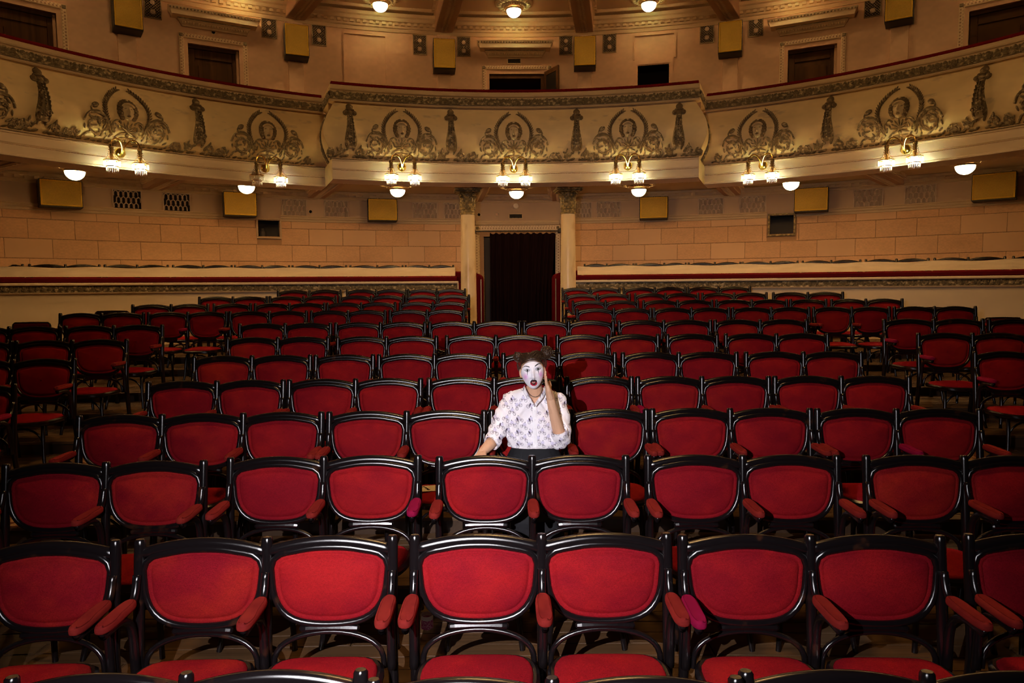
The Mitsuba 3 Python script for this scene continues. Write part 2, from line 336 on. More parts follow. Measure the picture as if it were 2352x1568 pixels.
# ------------------------------------------------------------------ walls
def wallgrid(cyl, zs, a0, a1, holes, step=1.4, n=0.0):
    ph = np.unique(np.round(np.r_[np.arange(a0, a1, step), a1, [h[0] for h in holes], [h[1] for h in holes]], 3))
    zz = np.unique(np.round(np.r_[zs, [h[2] for h in holes], [h[3] for h in holes]], 3))
    zz = zz[(zz >= min(zs) - 1e-6) & (zz <= max(zs) + 1e-6)]
    P = cyl.p(ph[:, None], zz[None, :], n); v = P.reshape(-1, 3); nv = len(zz); F = []
    for i in range(len(ph) - 1):
        for j in range(len(zz) - 1):
            c, d = (ph[i] + ph[i + 1]) / 2, (zz[j] + zz[j + 1]) / 2
            if any(h[0] < c < h[1] and h[2] < d < h[3] for h in holes): continue
            a, b, c2, d2 = i * nv + j, (i + 1) * nv + j, (i + 1) * nv + j + 1, i * nv + j + 1
            F += [[a, b, c2], [a, c2, d2]]
    return v, np.array(F)
def tunnel(cyl, h, depth, back=True):
    a0, a1, z0, z1 = h
    c = [(a0, z0), (a1, z0), (a1, z1), (a0, z1)]
    P = np.array([[cyl.p(a, z, 0.0), cyl.p(a, z, -depth)] for a, z in c])
    m = grid(P, cu=True)
    if back: m = cat(m, (P[:, 1], np.array([[0, 1, 2], [0, 2, 3]])))
    return m
LDOOR = (-4.4, 2.62, 1.19, 3.16); NICH_L = (-25.32, -23.52, 3.12, 3.435); NICH_R = (22.62, 24.62, 3.095, 3.46)
lower_holes = [LDOOR, NICH_L, NICH_R]
UDOORS = [(-43.85, -39.75, 4.4, 6.78), (-30.45, -26.38, 4.4, 6.69), (-3.69, 1.6, 4.4, 6.6), (23.82, 27.78, 4.4, 6.69), (37.3, 41.4, 4.4, 6.82)]
UWIN = (10.5, 13.4, 6.27, 6.68)
struct('wall_back', wallgrid(WAL, [1.0, 3.43], -70, 70, lower_holes), 'joint', 30, 'curved rear wall of tan masonry blocks behind the stalls')
part('wall_back', 'frieze', wallgrid(WAL, [3.43, 4.06], -70, 70, [h for h in lower_holes if h[3] > 3.43], n=0.005), 'plaster_grey')
mould = [(0.0, 3.42), (0.02, 3.425), (0.03, 3.44), (0.03, 3.465), (0.055, 3.475), (0.06, 3.5), (0.06, 3.515), (0.085, 3.525), (0.085, 3.54), (0.0, 3.55)]
for a, b in ((-70, -25.45), (-23.4, -5.3), (3.1, 22.35), (24.85, 70)):
    part('wall_back', 'moulding', WAL.sweep(mould, a, b), 'plaster_trim')
part('wall_back', 'door_moulding', WAL.sweep([(0, 3.40), (0.05, 3.41), (0.06, 3.45), (0.03, 3.46), (0.03, 3.5), (0.0, 3.51)], -5.2, 3.0), 'plaster_trim')
cor = [(0.0, 3.885), (0.03, 3.89), (0.035, 3.93), (0.06, 3.94), (0.065, 3.985), (0.12, 4.0), (0.13, 4.045), (0.0, 4.05)]
part('wall_back', 'cornice', WAL.sweep(cor, -70, 70), 'plaster_trim')
def dentils(cyl, a0, a1, step_m, n, z, w, d, h):
    out = []
    for s in np.arange(math.radians(a0) * cyl.R, math.radians(a1) * cyl.R, step_m):
        b = box(-w / 2, w / 2, -0.005, d, 0, h); out.append(cyl.put(b, math.degrees(s / cyl.R), z, n))
    return cat(out)
part('wall_back', 'dentil_row', dentils(WAL, -60, 60, 0.14, 0.065, 3.945, 0.075, 0.045, 0.05), 'plaster_trim', False, kind='stuff')
courses = [(3.285, 3.425, 0.0), (2.95, 3.28, 0.5), (2.615, 2.945, 0.0), (2.28, 2.61, 0.5)]
BW = 0.68 / 12.7 * 180 / PI
for z0, z1, o in courses:
    for i in range(-15, 15):
        a, b = (i + o) * BW - 1.0, (i + 1 + o) * BW - 1.0
        spans = [(a, b)]
        for h in [(-5.6, 3.4, 0, 9), (NICH_L[0] - .12, NICH_L[1] + .12, NICH_L[2] - .02, NICH_L[3]), (NICH_R[0] - .25, NICH_R[1] + .25, NICH_R[2] - .05, NICH_R[3])]:
            if z0 < h[3] and z1 > h[2]:
                spans = [q for s in spans for q in ((s[0], min(s[1], h[0])), (max(s[0], h[1]), s[1])) if q[1] - q[0] > 0.08]
        for a2, b2 in spans:
            hw = math.radians(b2 - a2) * WAL.R / 2 - 0.004
            bl = WAL.put(box(-hw, hw, -0.02, 0.013 + 0.002 * rng.random(), z0 + 0.003, z1 - 0.003, 0.004), (a2 + b2) / 2)
            part('wall_back', 'block', bl, 'stone_block' if rng.random() < 0.8 else 'stone_block_pale', False)
struct('wall_upper', wallgrid(WAL, [4.28, 7.8], -70, 70, UDOORS + [UWIN]), 'plaster_pink', 30, 'curved plaster wall behind the balcony')
cor2 = [(0.0, 7.36), (0.02, 7.365), (0.03, 7.43), (0.06, 7.44), (0.07, 7.47), (0.08, 7.53), (0.14, 7.545), (0.16, 7.60), (0.2, 7.62), (0.21, 7.68), (0.0, 7.74)]
part('wall_upper', 'cornice', WAL.sweep(cor2, -60, 60), 'plaster_trim')
part('wall_upper', 'dentil_row', dentils(WAL, -50, 50, 0.13, 0.07, 7.48, 0.07, 0.05, 0.055), 'plaster_trim', False, kind='stuff')
for a, w in ((-35.0, .3), (-21.6, .3), (-8.05, .28), (5.48, .3), (18.9, .3), (32.5, .3)):
    part('wall_upper', 'pilaster_strip', WAL.put(box(-w / 2, w / 2, -0.02, 0.05, 4.3, 7.36, 0.006), a), 'plaster_pink', False)
for a, w, z0, z1 in ((-15.4, .82, 4.6, 7.26), (12.0, .80, 6.80, 7.28)):
    for b in (box(-w / 2 - .03, -w / 2, -.01, .04, z0, z1), box(w / 2, w / 2 + .05, -.01, .04, z0, z1), box(-w / 2 - .03, w / 2 + .05, -.01, .04, z1, z1 + .03)):
        part('wall_upper', 'panel_border', WAL.put(b, a), 'plaster_pink', False)
# the projection window in the upper wall, the two niches of the lower wall
part('wall_upper', 'projection_opening', tunnel(WAL, UWIN, 0.45), 'dark_void', False, label='black interior of the projection opening')
for b in (box(-.40, .40, -.01, .02, 6.70, 6.76), box(-.40, -.345, -.01, .02, 6.22, 6.7), box(.345, .40, -.01, .02, 6.22, 6.7)):
    part('wall_upper', 'opening_border', WAL.put(b, 11.95), 'plaster_pink', False)
for h, nme, lb in ((NICH_L, 'niche', 'dark square niche left of the door'), (NICH_R, 'niche', 'dark square niche with a wooden frame')):
    part('wall_back', nme, tunnel(WAL, h, 0.35), 'dark_grey', False, label=lb)
for c, hw, z0, z1, w in ((-24.42, .21, 3.10, 3.445, .03), (23.62, .225, 3.085, 3.465, .035)):
    for b in (box(-hw - w, hw + w, -.02, .045, z0 - w, z0, .008), box(-hw - w, hw + w, -.02, .045, z1, z1 + w, .008), box(-hw - w, -hw, -.02, .045, z0, z1, .008), box(hw, hw + w, -.02, .045, z0, z1, .008)):
        part('wall_back', 'niche_frame', WAL.put(b, c), 'plaster_trim' if c < 0 else 'gilt_dark', False)
t = thing('jug', 'dark jug standing in the left wall niche', 'jug')
add(t, sub(lathe([(0, 0), (.05, 0), (.06, .05), (.055, .1), (.03, .13), (.035, .16), (0, .16)], 16), o=WAL.p(-24.9, 3.122, -0.16)), 'dark_grey')

# ------------------------------------------------------------------ ceiling, soffit, beams
def ringplane(cyl, n0, n1, z, a0, a1, inner=None, step=2.0):
    ph = np.arange(a0, a1 + .1, step)[:, None]
    A = cyl.p(ph[:, 0], z, n0)
    B = (inner or cyl).p(ph[:, 0], z, n1)
    return grid(np.stack([A, B], 1))
struct('ceiling', ringplane(WAL, -0.05, 6.5, 7.76, -70, 70), 'ceiling_paint', False, 'brown panelled ceiling above the balcony')
struct('balcony_soffit', grid(np.stack([WAL.p(np.arange(-70, 71, 2.), 4.055, -.03), SID.p(np.arange(-80, 81.1, 160 / 70), 4.055, .02)], 1)), 'soffit_paint', False, 'brown underside of the balcony')
labels['balcony_soffit'] = {'kind': 'structure', 'label': 'brown panelled underside of the balcony'}
def radial_beam(parent, wphi, cx, cy, length, w, ztop, zbot, bsdf, start=-0.02):
    p = WAL.p(wphi, 0, start)[:2]; d = np.array([cx, cy]) - p; d /= np.linalg.norm(d); s = np.array([-d[1], d[0]])
    if parent == 'balcony_soffit':                            # stop behind the balcony front
        cy_ = CEN if abs(wphi) < 12 else SID
        while np.hypot(*(p + d * length - [cy_.x0, cy_.yc])) < cy_.R + .06: length -= .02
    R = np.array([[s[0], d[0], 0], [s[1], d[1], 0], [0, 0, 1.0]])
    def L(m): return m[0] @ R.T + np.array([p[0], p[1], 0]), m[1][:, ::-1]
    k = part(parent, 'beam', L(box(-w / 2, w / 2, 0, length, zbot, ztop, .012)), bsdf, False)
    for sx in (-1, 1):
        part(k, 'edge_moulding', L(cat(box(sx * w / 2 - .03, sx * w / 2 + .03, 0.1, length, ztop - .07, ztop), *[box(sx * (w / 2 + .045) - .035, sx * (w / 2 + .045) + .035, y, y + .055, ztop - .055, ztop - .005) for y in np.arange(.25, length, .085)])), 'plaster_trim', False)
    part(k, 'carved_strip', L(cat([sub(ICO_S, np.diag([.05, .035, .02]), (sx * .03, y, zbot)) for y in np.arange(.12, length, .07) for sx in (-1, 1)])), 'plaster_trim')
ICO_S = OCT
for a in (-35.0, -21.6, -8.05, 5.48, 18.9, 32.5): radial_beam('ceiling', a, .3, 7.0, 3.4, .38, 7.77, 7.42, 'beam_paint')
for a in (-46, -33.7, -20.2, -5.3, 3.1, 19.3, 32.5, 45): radial_beam('balcony_soffit', a, .3, 5.0, 3.2, .34, 4.06, 3.905, 'beam_paint')
# frame mouldings of the ceiling panels along the cornice
part('ceiling', 'panel_moulding', WAL.sweep([(0.24, 7.76), (0.25, 7.72), (0.32, 7.71), (0.33, 7.76)], -50, 50), 'plaster_trim')

# ------------------------------------------------------------------ balcony
ZL, ZT = 4.145, 5.06                                    # the ledge and the head of the bombe panel
def prof_n(z):
    u = np.clip((np.asarray(z, float) - ZL) / (ZT - ZL), 0, 1)
    return 0.01 + 0.23 * np.sin(PI * u ** 0.85) ** 1.15
BAL = thing('balcony', 'cream balcony with plaster masks and garlands, red velvet rail and crystal lamps', 'balcony')
rel = leaf_relief(0.105, 0.035)
def edge_phi(cyl, a, z):
    """the fronts also swell sideways at their ends, so the ends are S-shaped"""
    if abs(a) > 30: return a + 0 * np.asarray(z, float)
    b = np.clip(prof_n(z) / .24, 0, 1); return a - np.sign(a) * .55 + np.sign(a) * (1.45 if cyl is CEN else 1.25) * b * (np.asarray(z) > ZL - .001)
def balcony_piece(cyl, a0, a1, tag):
    zp = np.linspace(ZL, ZT, 22)
    tt = np.linspace(0, 1, 60)[:, None]; e0, e1 = edge_phi(cyl, a0, zp)[None], edge_phi(cyl, a1, zp)[None]
    part(BAL, 'parapet', grid(cyl.p(e0 + (e1 - e0) * tt, zp[None] + 0 * tt, prof_n(zp)[None] + 0 * tt)), 'cream', True)
    part(BAL, 'fascia', cyl.sweep([(-.3, 3.80), (.10, 3.80), (.125, 3.81), (.125, 3.83), (.11, 3.845), (.11, 3.955), (.085, 3.96), (.085, 3.972), (.10, 3.985), (.10, 4.10), (.125, 4.105), (.13, 4.12), (.10, 4.126), (.10, 4.135), (.13, 4.14), (.12, 4.15), (0.0, 4.15)], a0, a1, .8), 'cream_fascia', 25)
    part(BAL, 'fascia_carving', arcs(cyl, (3.93, 3.966, .088, leaf_relief(.05, .016)), .016, a0 + .1, a1 - .1), 'beam_paint', False)
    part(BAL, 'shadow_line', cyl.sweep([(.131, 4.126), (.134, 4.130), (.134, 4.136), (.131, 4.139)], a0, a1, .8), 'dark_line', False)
    part(BAL, 'frieze_ground', cyl.sweep([(.0, 5.06), (.075, 5.045), (.09, 5.06), (.09, 5.075), (.06, 5.08), (.085, 5.215), (.12, 5.225), (.13, 5.24), (.13, 5.285), (.10, 5.30), (-.25, 5.30)], a0, a1, .8), 'plaster_trim', 25)
    part(BAL, 'leaf_frieze', arcs(cyl, (5.083, 5.213, .075, rel), .011, a0, a1), 'patina', False)
    part(BAL, 'velvet_rail', cyl.sweep([(-.18, 5.29), (.095, 5.295), (.11, 5.315), (.10, 5.345), (.05, 5.36), (-.12, 5.36), (-.18, 5.345)], a0 + .15, a1 - .15, .8), 'velvet_rail')
    part(BAL, 'inner_face', cyl.sweep([(-.2, 4.3), (-.2, 5.3)], a0, a1, 1.5), 'plaster_pink', False)
balcony_piece(SID, -80, -25.3, 'l'); balcony_piece(CEN, -20.95, 18.75, 'c'); balcony_piece(SID, 23.75, 80, 'r')
part(BAL, 'deck', grid(np.stack([WAL.p(np.arange(-70, 71, 2.), 4.3, 0.0), SID.p(np.arange(-80, 81.1, 160 / 70), 4.3, -.15)], 1)), 'plank', False)
part(BAL, 'deck', ringplane(CEN, -.9, -.1, 4.3, -21, 19), 'plank', False)
# the short returns between the side fronts and the projecting centre
for (ca, sa, sg) in ((-20.95, -25.3, -1), (18.75, 23.75, 1)):
    zz = np.r_[3.80, 3.83, 3.845, 3.955, 3.965, 3.99, 4.1, 4.12, np.linspace(ZL, ZT, 16), 5.08, 5.21, 5.23, 5.3]
    nn = np.array([.125 if z < 3.84 else .11 if z < 3.96 else .085 if z < 3.98 else .10 if z < 4.11 else .13 if z < ZL else float(prof_n(z)) if z <= ZT else .075 if z < 5.22 else .13 for z in zz])
    pan = (zz >= ZL) & (zz <= ZT)
    A = CEN.p(np.where(pan, edge_phi(CEN, ca, zz), ca), zz, nn); B = SID.p(np.where(pan, edge_phi(SID, sa, zz), sa), zz, nn * 0.95)
    part(BAL, 'return_panel', grid(np.stack([A + (B - A) * t for t in np.linspace(0, 1, 6)], 1)), 'cream', 25)
    zf = np.linspace(5.083, 5.213, 8); k = 40
    A, B = CEN.p(ca, zf, .078), SID.p(sa, zf, .078); tt = np.linspace(0, 1, k)
    nrm = np.cross(B[0] - A[0], [0, 0, 1.0]); nrm /= np.linalg.norm(nrm); nrm *= -np.sign(nrm[1]) if sg else 1
    P = A[None] + (B - A)[None] * tt[:, None, None] + nrm * rel(tt[:, None] * np.linalg.norm(B[0] - A[0]) + 0 * zf, np.linspace(0, 1, 8)[None] + 0 * tt[:, None])[..., None]
    part(BAL, 'return_frieze', grid(P), 'patina', False)
    # hanging leaf garland down the return
    zg = np.linspace(4.2, 4.92, 19); Q = CEN.p(edge_phi(CEN, ca, zg), zg, prof_n(zg)) * .35 + SID.p(edge_phi(SID, sa, zg), zg, prof_n(zg)) * .65 + nrm * .012
    part(BAL, 'return_garland', cat([ell(q, np.array([.016, .016, .03]) * (1.9 if i < 5 else 1.0), 1) for i, q in enumerate(Q)]), 'patina')

# plaster relief: masks between laurels, and candelabra; modelled flat in (along, out, up), then bent onto the front
def spiral(c, r0, r1, turns, a0, n=26, sg=1):
    th = np.linspace(0, turns * 2 * PI, n); r = r0 + (r1 - r0) * th / th[-1]
    return np.stack([c[0] + sg * r * np.cos(a0 + th), 0 * th + .012, c[1] + r * np.sin(a0 + th)], 1)
def leaf(c, ang, L, w, h=.014):
    R = Ry(-ang); return ell((c[0], .01, c[1]), (L, h, w), 1, R)
def scroll_pair(cx, cz, r, sg, leaves=9, start=PI * .9, turns=1.35, w=.014):
    p = spiral((cx, cz), r, r * .22, turns, start, 26, sg); out = [tube(p, np.linspace(w, w * .7, len(p)), 6)]
    for k in range(0, len(p) - 3, max(1, 24 // leaves)):
        d = p[k + 1] - p[k]; a = math.atan2(d[2], d[0])
        out.append(leaf((p[k][0] + .022 * sg * math.cos(a + 1.2), p[k][2] + .022 * math.sin(a + 1.2)), a + .7, .034, .013))
        out.append(leaf((p[k][0], p[k][2]), a - .5, .028, .011))
    return out
def face_relief():
    n = 30; u, v = np.meshgrid(np.linspace(-1, 1, n), np.linspace(-1, 1, n + 6), indexing='ij')
    rr = np.sqrt(u ** 2 + v ** 2); s = np.where(rr > 1e-6, np.maximum(abs(u), abs(v)) / np.maximum(rr, 1e-6), 1); u, v = u * s, v * s
    x = u * .098 * (1 - .22 * np.clip(-v, 0, 1) ** 1.6); z = v * .135
    h = .075 * np.sqrt(np.clip(1 - u ** 2 * .92 - v ** 2 * .9, 0.02, 1))
    g = lambda x0, z0, sx, sz: np.exp(-((x - x0) / sx) ** 2 - ((z - z0) / sz) ** 2)
    h += .042 * g(0, -.005, .014, .045) + .02 * g(0, -.03, .024, .014) - .020 * (g(-.04, .03, .024, .014) + g(.04, .03, .024, .014)) + .016 * (g(-.04, .028, .014, .009) + g(.04, .028, .014, .009))
    h += .014 * (g(-.042, .058, .03, .009) + g(.042, .058, .03, .009)) - .035 * g(0, -.072, .026, .017) + .013 * (g(0, -.05, .03, .008) + g(0, -.094, .024, .008)) + .012 * g(0, -.118, .02, .012) - .01 * (g(.055, -.045, .015, .03) + g(-.055, -.045, .015, .03))
    return grid(np.stack([x, h, z], -1))
FACE = sub(face_relief(), o=(0, .0, .475))
HAIR = cat([ell((.115 * math.sin(a) * (1.0 if abs(a) < 2 else .95), .02, .48 + .15 * math.cos(a)), (.034, .035, .032), 1) for a in np.linspace(-2.35, 2.35, 17)] + [ell((.095 * math.sin(a), .035, .485 + .13 * math.cos(a)), (.026, .03, .024), 1) for a in np.linspace(-1.9, 1.9, 13)])
BAND = cat([tube(np.stack([.092 * np.sin(a), .055 + .02 * np.cos(a), .50 + .085 * np.cos(a)], 1), .010, 6) for a in [np.linspace(-1.15, 1.15, 14)]] + [ell((.085 * math.sin(a), .075, .482 + .083 * math.cos(a)), (.008, .008, .009), 1) for a in np.linspace(-1, 1, 11)] + [ell((0, .05, .64), (.018, .02, .02), 1)])
def laurel(sg):
    p = spline([(sg * .20, .012, .13), (sg * .25, .012, .25), (sg * .295, .012, .40), (sg * .295, .012, .53), (sg * .235, .012, .66), (sg * .155, .012, .755), (sg * .085, .012, .81)], 22)
    out = [tube(p, np.linspace(.012, .005, 22), 6)]
    for i in range(3, 22):
        d = p[min(i + 1, 21)] - p[i - 1]; a = math.atan2(d[2], d[0]); k = 1.0 if i < 18 else .8
        for q in (-1, 1):
            b = a + q * .6; out.append(leaf((p[i][0] + .024 * math.cos(b + q * .35), p[i][2] + .024 * math.sin(b + q * .35)), b, .030 * k, .0085, .016))
    return cat(out)
LAUREL = [laurel(-1), laurel(1)]
def mask_scrolls(sg):
    out = scroll_pair(sg * .41, .235, .17, sg, 12, PI * .35, 1.4, .016)
    out += [leaf((sg * .41 + .1 * math.cos(a), .225 + .1 * math.sin(a)), a + 1.2, .04, .016) for a in np.linspace(0, 5.2, 9)]
    out += [tube(spline([(sg * .22, .012, .16), (sg * .30, .012, .34), (sg * .40, .012, .42), (sg * .52, .012, .38), (sg * .58, .012, .26)], 16), .017, 6)]
    out += [ell((sg * .43, .012, .50), (.055, .03, .038), 2, Ry(sg * .6)), tube(spline([(sg * .47, .012, .40), (sg * .485, .012, .45), (sg * .455, .012, .50)], 8), .013, 6)]
    out += scroll_pair(sg * .69, .085, .062, sg, 6, PI * .6, 1.2, .012)
    out += [tube(spline([(sg * .09, .012, .30), (sg * .135, .012, .335), (sg * .185, .012, .315), (sg * .205, .012, .25), (sg * .18, .012, .17)], 12), .015, 6)]
    out += [leaf((sg * x, z), a, .038, .014) for x, z, a in ((.33, .33, .9), (.5, .33, 2.4), (.56, .2, 1.8), (.30, .27, 1.6), (.36, .16, 2.2), (.48, .14, .9), (.44, .22, .2), (.62, .10, 1.1), (.53, .11, .6), (.22, .13, 1.1), (.25, .21, .9), (.38, .09, .4), (.13, .24, 1.9), (.17, .28, 2.3), (.65, .05, .3), (.76, .04, .2), (.14, .12, .8), (.17, .20, 1.4), (.11, .07, .4), (.2, .06, .1), (.27, .09, 1.0), (.28, .16, 1.5), (.34, .04, .2), (.42, .035, -.1), (.5, .04, .3), (.56, .07, .8), (.6, .03, .1), (.14, .03, .0), (.24, .03, .2), (.31, .23, 1.2), (.06, .09, 1.0), (.36, .30, .7), (.46, .31, 2.2))]
    return cat(out)
MSCR = [mask_scrolls(-1), mask_scrolls(1)]
MOUTH = cat([ell((0, .052, .403), (.027, .02, .014), 1)] + [ell((sg * .04, .058, .504), (.017, .010, .006), 1) for sg in (-1, 1)])
PALM = cat([leaf((.075 * math.sin(a) * .8, .19 + .075 * math.cos(a)), PI / 2 - a, .075, .014, .02) for a in np.linspace(-1.9, 1.9, 9)] + [ell((0, .015, .15), (.024, .024, .024), 1)] + [leaf((.06 * math.cos(a), .11 + .03 * math.sin(a)), a, .05, .012) for a in np.linspace(PI, 2 * PI, 7)])
def candelabrum_scrolls(sg):
    out = []
    for _ in (0,):
        out += scroll_pair(sg * .33, .075, .065, sg, 7, PI * .7, 1.3, .015) + scroll_pair(sg * .17, .10, .06, -sg, 6, 0, 1.1, .013)
        out += [leaf((sg * x, z), a, .045, .018, .022) for x, z, a in ((.07, .05, .3), (.13, .04, .2), (.22, .05, .6), (.1, .12, .9), (.05, .16, 1.2), (.16, .17, 1.4), (.26, .03, .1), (.2, .13, 2.2))]
    return cat(out)
CSCR = [candelabrum_scrolls(-1), candelabrum_scrolls(1)]
def cand_body():
    z = np.linspace(.17, .74, 20); hw = np.interp(z, [.17, .22, .30, .40, .55, .70, .74], [.085, .115, .118, .10, .068, .048, .055])
    th = np.linspace(0, PI, 9)
    V = np.stack([hw[:, None] * np.cos(th), .055 * np.sin(th) * (hw[:, None] / .1) ** .6, z[:, None] + 0 * th], -1)
    out = [grid(V)]
    out += [ell((0, .055 + .02 * (1 - k / 11), .24 + .042 * k), (.014, .014, .016), 1) for k in range(12)]
    for sg in (-1, 1):
        out += [leaf((sg * np.interp(zz, [.2, .35, .7], [.075, .07, .035]), zz), PI / 2 - sg * .25, .05, .014, .075) for zz in np.linspace(.24, .68, 8)]
        out += [tube(spiral((sg * .055, .28), .045, .012, 1.2, 0, 18, sg) + [0, .055, 0], .009, 6)]
    return cat(out)
CBODY = cand_body()
CHEAD = cat([sub(tube(spiral((sg * .085, .775), .05, .012, 1.3, PI / 2, 20, sg), .02, 6)) for sg in (-1, 1)] + [ell((sg * .085, .02, .775), (.04, .03, .035), 1) for sg in (-1, 1)] + [ell((0, .02, .775), (.06, .035, .05), 1), ell((0, .02, .835), (.085, .03, .022), 1), ell((0, .02, .885), (.066, .035, .06), 2), ell((0, .02, .935), (.03, .025, .03), 1)])
def bend(cyl, phi, mesh):
    v, f = mesh; z = ZL + v[:, 2]; ph = phi + np.degrees(v[:, 0] / cyl.R)
    return cyl.p(ph, z, prof_n(z) + v[:, 1]), f[:, ::-1]
MASKS = [(CEN, -13.6), (CEN, -1.3), (CEN, 11.25), (SID, -47.2), (SID, -32.2), (SID, 30.2), (SID, 45.4), (SID, -61.5), (SID, 60.0)]
CANDS = [(CEN, -19.0), (CEN, -8.2), (CEN, 5.65), (CEN, 16.65), (SID, -54.9), (SID, -39.8), (SID, 38.0), (SID, 52.8)]
for c, a in MASKS:
    k = part(BAL, 'mask_relief', bend(c, a, FACE), 'mask_plaster', True, label='plaster theatre mask face with open mouth')
    part(k, 'hair', bend(c, a, HAIR), 'patina_dark'); part(k, 'headband', bend(c, a, BAND), 'mask_plaster'); part(k, 'mouth_and_eyes', bend(c, a, MOUTH), 'patina_dark', kind='stuff')
    for q in (0, 1):
        part(k, 'laurel_branch', bend(c, a, LAUREL[q]), 'patina_dark'); part(k, 'scrollwork', bend(c, a, MSCR[q]), 'patina')
    part(k, 'palmette', bend(c, a, PALM), 'patina')
CS = np.diag([.84, 1, .93]); CBODY, CHEAD = sub(CBODY, CS), sub(CHEAD, CS)
for c, a in CANDS:
    k = part(BAL, 'candelabrum_relief', bend(c, a, CBODY), 'patina', label='plaster candelabrum relief')
    part(k, 'crown', bend(c, a, CHEAD), 'patina_dark'); 
    for q in (0, 1): part(k, 'foot_scroll', bend(c, a, CSCR[q]), 'patina')

# ------------------------------------------------------------------ barrier of the stalls boxes
def barrier(a0, a1, side):
    t = thing('box_barrier', f'cream barrier with leaf frieze and dark red velvet ledge, {side} of the door', 'barrier')
    part(t, 'panel', BAR.sweep([(.0, .9), (.0, 2.0), (.05, 2.01), (.06, 2.025), (.03, 2.03)], a0, a1, .8), 'cream_plain', 25)
    part(t, 'frieze', arcs(BAR, (2.03, 2.135, .035, leaf_relief(.085, .03)), .012, a0, a1), 'patina', False)
    part(t, 'cornice', BAR.sweep([(.03, 2.135), (.09, 2.14), (.10, 2.15), (.10, 2.175), (.08, 2.185), (-.25, 2.185)], a0, a1, .8), 'cream_plain', 25)
    part(t, 'velvet_ledge', BAR.sweep([(.06, 2.186), (.085, 2.20), (.085, 2.25), (.06, 2.272), (-.2, 2.275), (-.2, 2.186)], a0 + .05, a1 - .05, .8), 'velvet_dark')
    part(t, 'end_panel', BAR.put(box(-.02, .02, -.25, .03, .9, 2.185), a1 if a0 < 0 else a0), 'cream_plain', False)
    return t
BL0, BL1, BR0, BR1 = -40.0, -4.05, 4.0, 41.0
barrier(BL0, BL1, 'left'); barrier(BR0, BR1, 'right')
def dust_sheet(a0, a1, side):
    ns = 260; ph = np.linspace(a0, a1, ns)[:, None]; s = np.radians(ph) * BAR.R
    w1 = .012 * np.sin(s * 3.1) + .009 * np.sin(s * 7.7 + 1) + .005 * np.sin(s * 17); w2 = .02 * np.sin(s * 2.3 + 2) + .012 * np.sin(s * 5.9)
    sag = .02 * np.abs(np.sin(s * 3.0)) ** 2
    prof = [(.045 + w1 * .4, 2.282 + 0 * s), (.03 + w1 * .5, 2.295 + w1 * .3), (-.05 + w1, 2.335 + w1 * .6), (-.11 + w2 * .4, 2.365 + w2 * .3), (-.16 + w2 * .3, 2.37 + w1 * .4), (-.19 + w1 * .3, 2.41 + w2 * .3), (-.21 + w1 * .3, 2.455 - sag), (-.27, 2.46 - sag), (-.30, 2.40 + 0 * s)]
    P = np.stack([BAR.p(ph[:, 0], z[:, 0], np.broadcast_to(n, s.shape)[:, 0]) for n, z in prof], 1)
    t = thing('dust_sheet', f'cream dust sheet draped along the {side} box barrier above the velvet ledge', 'cloth')
    add(t, grid(P), 'sheet_cloth', True)
dust_sheet(BL0, BL1 - .15, 'left'); dust_sheet(BR0 + .15, BR1, 'right')

# ------------------------------------------------------------------ doors, frames and cornices on the wall
def ornate_frame(t, phi, hw, z0, z1, bw=.085, dots=.055):
    """a plaster band with beads round an opening; hw = half width to the outer edge"""
    w = lambda b: WAL.put(b, phi)
    for nme, b in (('frame_side', box(-hw, -hw + bw, -.03, .035, z0, z1, .01)), ('frame_side', box(hw - bw, hw, -.03, .035, z0, z1, .01)), ('frame_head', box(-hw, hw, -.03, .037, z1 - bw, z1, .01))):
        part(t, nme, w(b), 'cream_plain', False)
    bd = []
    for x in np.arange(-hw + bw, hw - bw + .001, dots): bd += [box(x - .012, x + .012, .03, .047, z1 - bw * .72, z1 - bw * .45), box(x + .008, x + .022, .03, .042, z1 - bw * .3, z1 - bw * .14)]
    for z in np.arange(z0, z1 - bw, dots):
        for sg in (-1, 1): bd += [box(sg * (hw - bw * .38) - .012, sg * (hw - bw * .38) + .012, .03, .047, z - .012, z + .012), box(sg * (hw - bw * .8) - .007, sg * (hw - bw * .8) + .007, .03, .042, z + .02, z + .034)]
    part(t, 'beads', w(cat(bd)), 'beam_paint', False, kind='stuff')
    for sg in (-1, 1):
        part(t, 'corner_boss', w(box(sg * (hw - bw / 2) - .03, sg * (hw - bw / 2) + .03, .03, .05, z1 - bw / 2 - .03, z1 - bw / 2 + .03, .008)), 'patina_dark', False)
dn = 0
